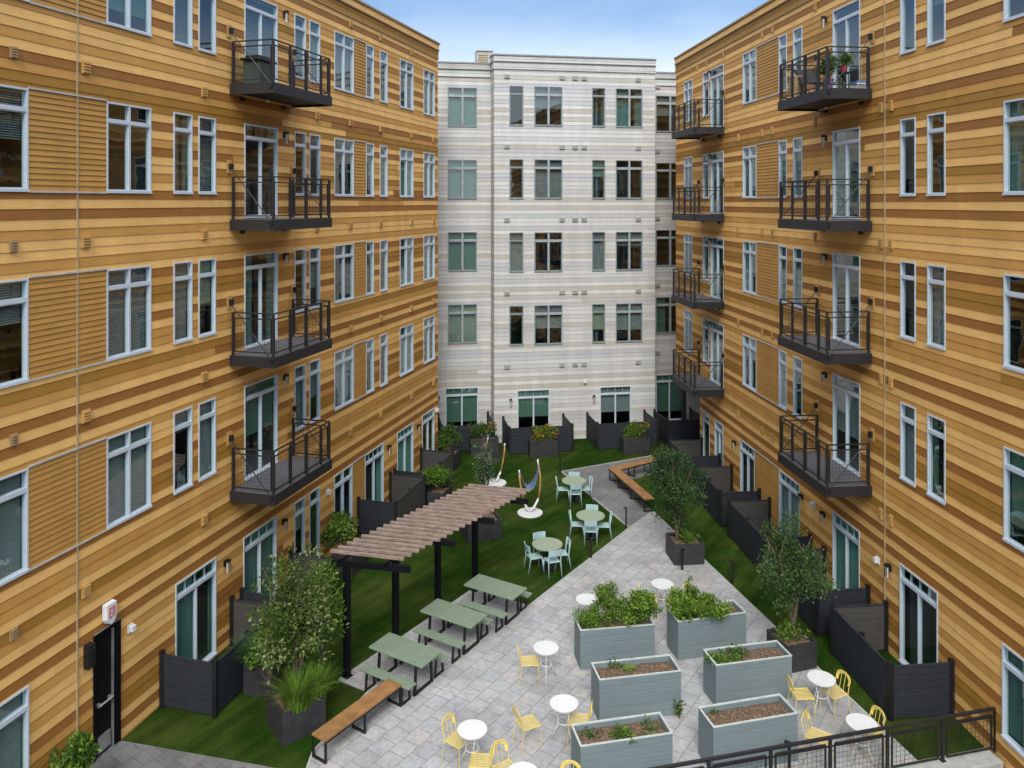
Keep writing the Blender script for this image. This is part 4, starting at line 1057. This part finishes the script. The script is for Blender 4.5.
# ------------------------------------------------------------------ round tables and blue chairs
def cafe_table(label, px, r, topm, group, zt=.72, z0=0.0):
    c = G(*px, zt + z0); t = thing('round_table', label, 'table', (*c, z0), 0, group)
    m = MB(); m.cyl(0, 0, zt - .035, zt, r, 40); m.build('tabletop', topm, t, bevel=.006)
    m = MB(); m.cyl(0, 0, .02, zt - .036, .05, 14); m.cyl(0, 0, 0, .03, .24, 24); m.cyl(0, 0, zt - .07, zt - .036, .16, 14); m.build('pedestal', 'black_metal', t)
    return t, Vector(c)
def blue_chair(label):
    t = thing('garden_chair', label, 'chair', (0, 0, 0), 0, 'pale blue chairs around the lawn tables')
    # faces +x
    m = MB(); m.box(-.19, .19, -.19, .19, .40, .425); m.build('seat', 'blue_plastic', t, bevel=.01)
    m = MB()
    n = 6
    for i in range(n):
        y0_, y1_ = -.20 + .4 * i / n, -.20 + .4 * (i + 1) / n
        x0_, x1_ = -.245 + .03 * (1 - (2 * i / n - 1) ** 2), -.245 + .03 * (1 - (2 * (i + 1) / n - 1) ** 2)
        x0_, x1_ = -x0_ - .49, -x1_ - .49
        m.add([(x0_, y0_, .62), (x1_, y1_, .62), (x1_ - .02, y1_, .80), (x0_ - .02, y0_, .80), (x0_ + .02, y0_, .62), (x1_ + .02, y1_, .62), (x1_, y1_, .80), (x0_, y0_, .80)],
              [(0, 3, 2, 1), (4, 5, 6, 7), (0, 1, 5, 4), (3, 7, 6, 2), (0, 4, 7, 3), (1, 2, 6, 5)])
    m.build('backrest', 'blue_plastic', t)
    for sy in (-1, 1):
        m = MB(); m.tube([(-.27, .2 * sy, 0), (-.2, .185 * sy, .42), (-.245, .185 * sy, .8)], [.017, .02, .015], 8); m.build('rear_leg', 'blue_plastic', t, smooth=True)
        m = MB(); m.tube([(.22, .2 * sy, 0), (.17, .18 * sy, .40)], [.015, .02], 8); m.build('front_leg', 'blue_plastic', t, smooth=True)
    return t
bc = None
GTL = 'round pale green tables on the lawn'
sets = [('round pale green table farthest away beside the upper path', (574, 480.3), .44, 'farthest round table', [(180, 'left'), (-88, 'near'), (5, 'right'), (85, 'far')]),
        ('round pale green table in the middle of the lawn group, nearest the path corner', (590.5, 515), .46, 'middle round table', [(175, 'left'), (-95, 'near'), (-5, 'right'), (80, 'far')]),
        ('round pale green table nearest the picnic tables', (547.3, 543.6), .45, 'nearest round table', [(200, 'left'), (-72, 'near'), (10, 'right'), (110, 'far')])]
for lab, px, r, who, chs in sets:
    t, c = cafe_table(lab, px, r, 'pale_top', GTL)
    for an, side in chs:
        q = c + Vector((cos(radians(an)), sin(radians(an)))) * (r - .05); rz = radians(an + 180)
        label = 'pale blue chair on the %s side of the %s on the lawn' % (side, who)
        if bc is None: bc = blue_chair(label); bc.location = (q.x, q.y, 0); bc.rotation_euler = (0, 0, rz)
        else: dup(bc, (q.x, q.y, 0), rz, label)

# ------------------------------------------------------------------ white bistro tables, yellow chairs
def bistro():
    t = thing('bistro_table', 'x', 'table', (0, 0, .03), 0, 'white round bistro tables on the terrace')
    m = MB(); m.cyl(0, 0, .705, .722, .285, 40); m.cyl(0, 0, .69, .705, .275, 40); m.build('tabletop', 'white_paint', t)
    m = MB(); n = 20; m.tube([(.13 * cos(2 * pi * i / n), .13 * sin(2 * pi * i / n), .36) for i in range(n + 1)], .008, 6); m.build('ring', 'white_paint', t)
    for k in range(3):
        a = 2 * pi * k / 3 + .5; d = Vector((cos(a), sin(a)))
        m = MB(); m.tube([(d.x * .2, d.y * .2, .69), (d.x * .12, d.y * .12, .42), (d.x * .13, d.y * .13, .3), (d.x * .27, d.y * .27, 0)], .011, 6); m.build('leg', 'white_paint', t, smooth=True)
    return t
def yellow_chair():
    t = thing('bistro_chair', 'x', 'chair', (0, 0, .03), 0, 'yellow metal chairs on the terrace')
    m = MB()
    for i in range(9):
        y = -.17 + .34 * i / 8; m.beam((-.17, y, .437), (.19, y, .437), .020, .005)
    m.tube([(-.18, -.18, .435), (.2, -.19, .435), (.2, .19, .435), (-.18, .18, .435), (-.18, -.18, .435)], .009, 6)
    m.build('seat', 'yellow', t)
    m = MB()
    arc = [(-.18, -.18, .43), (-.22, -.18, .60)] + [(-.25 - .015 * sin(pi * i / 8), -.18 * cos(pi * i / 8), .68 + .12 * sin(pi * i / 8)) for i in range(9)] + [(-.22, .18, .60), (-.18, .18, .43)]
    m.tube(arc, .009, 6)
    arc2 = [(p[0] + .0, p[1] * .72, .43 + (p[2] - .43) * .86) for p in arc]
    for i in range(1, len(arc) - 2):
        m.face([arc[i], arc[i + 1], arc2[i + 1], arc2[i]]); m.face([(arc2[i][0] - .004, *arc2[i][1:]), (arc2[i + 1][0] - .004, *arc2[i + 1][1:]), (arc[i + 1][0] - .004, *arc[i + 1][1:]), (arc[i][0] - .004, *arc[i][1:])])
    for y in (-.05, .05): m.tube([(-.18, y, .435), (-.255, y, .76)], .006, 5)
    m.build('backrest', 'yellow', t)
    for sy in (-1, 1):
        m = MB(); m.tube([(-.18, .18 * sy, .43), (-.24, .20 * sy, 0)], .007, 6); m.build('rear_leg', 'yellow', t)
        m = MB(); m.tube([(.19, .18 * sy, .43), (.21, .20 * sy, 0)], .007, 6); m.build('front_leg', 'yellow', t)
    return t
tabs = [((546, 647.5), 'white bistro table with a single yellow chair, nearest the picnic tables'),
        ((564, 703), 'white bistro table between a yellow chair and the front left planter'),
        ((472.3, 729), 'white bistro table farthest to the left at the bottom of the terrace'),
        ((586.9, 599), 'white bistro table without chairs behind the lush planter'),
        ((662.4, 583.6), 'white bistro table farthest back on the terrace, between the leafy planters'),
        ((821.5, 678), 'white bistro table right of the raised planters with a yellow chair each side'),
        ((861.7, 722.7), 'white bistro table on the right close to the charcoal fence and black railing'),
        ((523, 773), 'white bistro table cut by the bottom edge of the photo')]
pt = None
for px, lab in tabs:
    c = G(*px, .75)
    if pt is None: pt = bistro(); pt.location = (*c, .03); pt['label'] = lab
    else: dup(pt, (*c, .03), random.uniform(0, 2), lab)
def ad(x, y): return atan2(y, x)
chairs = [(G(529.5, 661, .46), ad(1, .05), 'yellow chair facing right towards the bistro table nearest the picnic tables'),
          (G(527.7, 723, .46), ad(.9, .45), 'yellow chair alone in the middle of the paving, facing up right'),
          (G(457.7, 739.5, .46), ad(.75, -.55), 'leftmost yellow chair, arched back towards the picnic tables'),
          (G(481, 761, .46), ad(-1, .1), 'yellow chair seen side on right of the leftmost bistro table base'),
          (G(506, 769, .46), ad(.55, -.85), 'yellow chair with its back up against the bottom centre bistro table'),
          (G(578.8, 720, .46), ad(-1, .15), 'yellow chair half hidden behind the front left planter'),
          ((1.0, 13.95), ad(-.2, -1), 'yellow chair showing only its back top at the bottom edge'),
          (G(801.6, 694, .46), ad(1, .05), 'yellow chair between the right planters and the right bistro table'),
          (G(834.8, 692, .46), ad(-.9, -.4), 'yellow chair right of the table beside the dark tree planter'),
          (G(818, 736, .46), ad(.6, -.5), 'yellow chair directly behind the railing, right of the bare mulch planter'),
          (G(868, 729, .46), ad(-.95, -.3), 'yellow chair against the charcoal fence behind the last bistro table'),
          (G(649, 598, .46), ad(1, -.1), 'yellow chair behind the lush planter with only its back showing'),
          (G(678, 597, .46), ad(-1, -.2), 'yellow chair behind the back right planter with only its back showing')]
pc = None
for c, rz, lab in chairs:
    if pc is None: pc = yellow_chair(); pc.location = (*c, .03); pc.rotation_euler = (0, 0, rz); pc['label'] = lab
    else: dup(pc, (*c, .03), rz, lab)

# ------------------------------------------------------------------ bollard lights
bol = [((1.92, 31.8), 'slim black bollard light at the upper lawn tip of the path'), ((3.80, 26.5), 'slim black bollard light with a bent head where the two pavings meet'),
       ((2.39, 24.1), 'slim black bollard light on the lawn edge by the middle round table'), ((6.25, 22.6), 'slim black bollard light on the right turf strip between the two trees'),
       ((7.62, 16.35), 'slim black bollard light against the near right charcoal fence'), ((4.98, 23.3), 'black bollard light standing before the planter of the dense tree'),
       ((5.22, 14.98), 'black bollard light before the bare mulch planter at the railing'), ((2.68, 17.75), 'black bollard light hidden between the left planters with only its top showing')]
pb = None
for c, lab in bol:
    if pb is None:
        pb = thing('bollard_light', lab, 'lamp', (*c, 0), 0, 'black bollard lights')
        m = MB(); m.cyl(0, 0, 0, .02, .06, 12); m.box(-.025, .025, -.025, .025, .02, .6); m.build('post', 'black_metal', pb)
        m = MB(); m.box(-.03, .09, -.032, .032, .6, .635); m.build('lamp_head', 'black_metal', pb)
    else: dup(pb, (*c, 0), random.uniform(0, 6), lab)

# ------------------------------------------------------------------ swing stands
def swing(label, loc, rz, blue=True):
    t = thing('hanging_seat_stand', label, 'seat', (*loc, 0), rz, 'curved seat stands on white round bases')
    m = MB(); m.cyl(0, 0, 0, .05, .44, 40); m.build('base', 'white_paint', t, bevel=.012)
    def arm(pts, name):
        n = len(pts); k = n * 2 // 3
        m = MB(); m.tube(pts[:3], [.05, .045, .036], 8, 0); m.tube(pts[2:-1], .034, 8, 1); m.tube([pts[-2], pts[-1]], [.034, .028], 8, 0); m.build(name, ['white_paint', 'gold_wood'], t, smooth=True)
    arm([(-.05, 0, .04), (.15, 0, .22), (.3, 0, .5), (.36, 0, .9), (.36, 0, 1.3), (.30, 0, 1.62), (.27, 0, 1.86)], 'tall_arm')
    arm([(.0, 0, .05), (-.12, 0, .2), (-.22, 0, .45), (-.3, 0, .8), (-.36, 0, 1.2), (-.37, 0, 1.38), (-.38, 0, 1.52)], 'short_arm')
    m = MB(); n = 12; P = []
    for i in range(n + 1):
        f = i / n; x = -.34 + .66 * f; z = 1.42 + .25 * f - .95 * (4 * f * (1 - f)) * .72
        for k in range(5):
            y = (-.5 + k / 4) * (.12 + .5 * sin(pi * f)); P.append((x, y, z + .25 * (abs(y) ** 1.3)))
    m.add(P, [(i * 5 + k, (i + 1) * 5 + k, (i + 1) * 5 + k + 1, i * 5 + k + 1) for i in range(n) for k in range(4)])
    o = m.build('sling', 'sling' if blue else 'black_fabric', t, smooth=True)
    so = o.modifiers.new('s', 'SOLIDIFY'); so.thickness = .012
    return t
swing('curved white and wood stand with a blue fabric sling on the lawn beyond the pergola', G(530, 513.4), radians(8))
swing('curved white and wood stand partly hidden behind the far pergola slats', G(495, 483.5), radians(190), False)

# ------------------------------------------------------------------ balcony furniture
dRw = dR; nRo = nR
def rb(u, o):
    p = P0R + dR * u + nRo * o; return (p.x, p.y)
z5 = FLOOR[5] - .04
u8 = uR(872.3)
aR = atan2(dR.y, dR.x)
t = thing('lounge_chair', 'black folding lounge chair on the top right balcony', 'chair', (*rb(u8 - 1.75, .62), z5), aR)
m = MB(); m.add([(-.75, -.25, .85), (-.75, .25, .85), (-.2, .25, .38), (-.2, -.25, .38), (.55, .25, .30), (.55, -.25, .30)], [(0, 1, 2, 3), (3, 2, 4, 5)])
o = m.build('sling_seat', 'black_fabric', t); o.modifiers.new('s', 'SOLIDIFY').thickness = .03
for sy in (-.27, .27):
    m = MB(); m.tube([(-.78, sy, .88), (-.2, sy, .39), (.58, sy, .31)], .015, 6); m.tube([(-.45, sy, 0), (.1, sy, .42)], .013, 6); m.tube([(.35, sy, 0), (-.35, sy, .5)], .013, 6); m.build('side_frame', 'black_metal', t)
t = thing('wicker_bin', 'tall tan wicker basket at the far end of the top right balcony', 'basket', (*rb(u8 - 2.4, .85), z5), aR)
m = MB(); m.cyl(0, 0, 0, .62, .17, 16, r2=.2); m.cyl(0, 0, .62, .66, .21, 16); m.build('body', 'wicker', t)
bush('potted_plant', 'leafy plant in a purple pot at the outer corner of the top right balcony', rb(u8 - .38, .95), z5 + .3, .26, .5, 420, 301, PAL_DEEP, cat='plant', leafL=.14, leafW=.04)
t = thing('flower_pot', 'purple flower pot at the outer corner of the top right balcony', 'pot', (*rb(u8 - .38, .95), z5)); m = MB(); m.cyl(0, 0, 0, .25, .09, 20, r2=.125); m.cyl(0, 0, .25, .28, .135, 20); m.build('pot', 'purple', t)
t = thing('plant_stool', 'dark stool holding a red potted plant by the top right balcony door', 'stool', (*rb(u8 - .35, .55), z5)); m = MB(); m.cyl(0, 0, .42, .45, .16, 16)
for k in range(4): m.tube([(.12 * cos(k * pi / 2), .12 * sin(k * pi / 2), 0), (.1 * cos(k * pi / 2), .1 * sin(k * pi / 2), .42)], .012, 5)
m.build('frame', 'black_metal', t)
t = thing('flower_pot', 'small red flower pot on the dark stool of the top right balcony', 'pot', (*rb(u8 - .35, .55), z5 + .45)); m = MB(); m.cyl(0, 0, 0, .13, .06, 16, r2=.09); m.build('pot', 'red', t)
bush('potted_plant', 'leafy plant in the red pot on the top right balcony stool', rb(u8 - .35, .55), z5 + .56, .2, .35, 300, 302, PAL_BRIGHT, cat='plant', leafL=.12, leafW=.04)
t = thing('storage_tub', 'white storage tub with a blue lid on the top right balcony near the wall', 'tub', (*rb(u8 - .25, .22), z5), aR); m = MB(); m.box(-.17, .17, -.14, .14, 0, .16); m.build('tub', 'white_paint', t, bevel=.01)
m = MB(); m.box(-.18, .18, -.15, .15, .161, .2); m.build('lid', 'lidblue', t, bevel=.01)
pL = P0L + dL * (uL(229.5) + .55) + nL * .45
t = thing('covered_grill', 'dark green covered grill on the top left balcony', 'grill', (pL.x, pL.y, z5), atan2(dL.y, dL.x))
m = MB(); m.box(-.32, .32, -.24, .24, .0, .62); m.build('cabinet', pmat('dark_green_cover', (.04, .06, .045), .8), t, bevel=.02)
m = MB(); m.box(-.40, .40, -.27, .27, .64, .70); m.box(-.28, .28, -.2, .2, .70, .78); m.build('lid', 'black_metal', t, bevel=.015)

# ------------------------------------------------------------------ sky and light
SUN_EL, SUN_AZ = radians(44), radians(184)
w = bpy.data.worlds.new('World'); S.world = w; w.use_nodes = True; nt = w.node_tree; nt.nodes.clear()
sky = N(nt, 'ShaderNodeTexSky', sky_type='NISHITA'); sky.sun_disc = False; sky.sun_elevation = SUN_EL; sky.sun_rotation = SUN_AZ
sky.air_density = 1.0; sky.dust_density = 1.2; sky.ozone_density = 1.4; sky.altitude = 100
tc = N(nt, 'ShaderNodeTexCoord'); mp = N(nt, 'ShaderNodeMapping'); mp.inputs['Scale'].default_value = (1, 1, 3)
nt.links.new(tc.outputs['Generated'], mp.inputs[0])
nz = N(nt, 'ShaderNodeTexNoise'); nz.inputs['Scale'].default_value = 2.3; nz.inputs['Detail'].default_value = 7; nz.inputs['Roughness'].default_value = .55
nt.links.new(mp.outputs[0], nz.inputs[0])
mr = N(nt, 'ShaderNodeMapRange'); mr.inputs[1].default_value = .38; mr.inputs[2].default_value = .62; mr.inputs[3].default_value = -.15; mr.inputs[4].default_value = .15
nt.links.new(nz.outputs[0], mr.inputs[0])
sp = N(nt, 'ShaderNodeSeparateXYZ'); nt.links.new(tc.outputs['Generated'], sp.inputs[0])
def mrange(a_, b_, c_, d_):
    q = N(nt, 'ShaderNodeMapRange', interpolation_type='SMOOTHSTEP'); q.inputs[1].default_value = a_; q.inputs[2].default_value = b_; q.inputs[3].default_value = c_; q.inputs[4].default_value = d_
    nt.links.new(sp.outputs['Z'], q.inputs[0]); return q
low = mrange(.30, .5, .42, 1.0)
vs = N(nt, 'ShaderNodeVectorMath', operation='SCALE'); nt.links.new(sky.outputs[0], vs.inputs[0]); nt.links.new(low.outputs[0], vs.inputs['Scale'])
tn = N(nt, 'ShaderNodeMix', data_type='RGBA', blend_type='MULTIPLY'); tn.inputs[0].default_value = 1; tn.inputs[7].default_value = (.80, .98, 1.16, 1)
nt.links.new(vs.outputs[0], tn.inputs[6])
hz = mrange(.12, .245, .98, .0)
h2 = N(nt, 'ShaderNodeMath', operation='ADD'); h2.use_clamp = True; nt.links.new(hz.outputs[0], h2.inputs[0]); nt.links.new(mr.outputs[0], h2.inputs[1])
m1 = N(nt, 'ShaderNodeMix', data_type='RGBA'); m1.inputs[7].default_value = (3.3, 3.6, 3.85, 1)
nt.links.new(h2.outputs[0], m1.inputs[0]); nt.links.new(tn.outputs[2], m1.inputs[6])
cl_ = mrange(.32, .55, .0, .65)
c2_w = N(nt, 'ShaderNodeMath', operation='MULTIPLY'); nt.links.new(cl_.outputs[0], c2_w.inputs[0]); c2_w.inputs[1].default_value = 1
mx = N(nt, 'ShaderNodeMix', data_type='RGBA'); mx.inputs[7].default_value = (7.2, 7.4, 7.6, 1)
nt.links.new(c2_w.outputs[0], mx.inputs[0]); nt.links.new(m1.outputs[2], mx.inputs[6])
bg = N(nt, 'ShaderNodeBackground'); bg.inputs[1].default_value = .13; nt.links.new(mx.outputs[2], bg.inputs[0])
wo = N(nt, 'ShaderNodeOutputWorld'); nt.links.new(bg.outputs[0], wo.inputs[0])
sl = bpy.data.lights.new('sun', 'SUN'); sl.energy = 1.3; sl.angle = radians(25); sl.color = (1, .96, .9)
so = bpy.data.objects.new('sun', sl); COL.objects.link(so)
d = Vector((sin(SUN_AZ) * cos(SUN_EL), cos(SUN_AZ) * cos(SUN_EL), sin(SUN_EL)))
so.rotation_euler = d.to_track_quat('Z', 'Y').to_euler(); so.location = (0, 0, 60)

cam = bpy.data.cameras.new('camera'); co = bpy.data.objects.new('camera', cam); COL.objects.link(co)
co.location = (0, 0, CAMZ); co.rotation_euler = (pi / 2, 0, 0)
cam.sensor_width = 36; cam.lens = F / 1024 * 36; cam.shift_y = -(384 - HY) / 1024; cam.clip_end = 2000; cam.clip_start = .05
S.camera = co
S.view_settings.view_transform = 'Standard'; S.view_settings.look = 'None'; S.view_settings.gamma = 1; S.view_settings.exposure = 1.25
S.render.resolution_x = 1024; S.render.resolution_y = 768
S.cycles.max_bounces = 8; S.cycles.transparent_max_bounces = 12; S.cycles.use_denoising = True
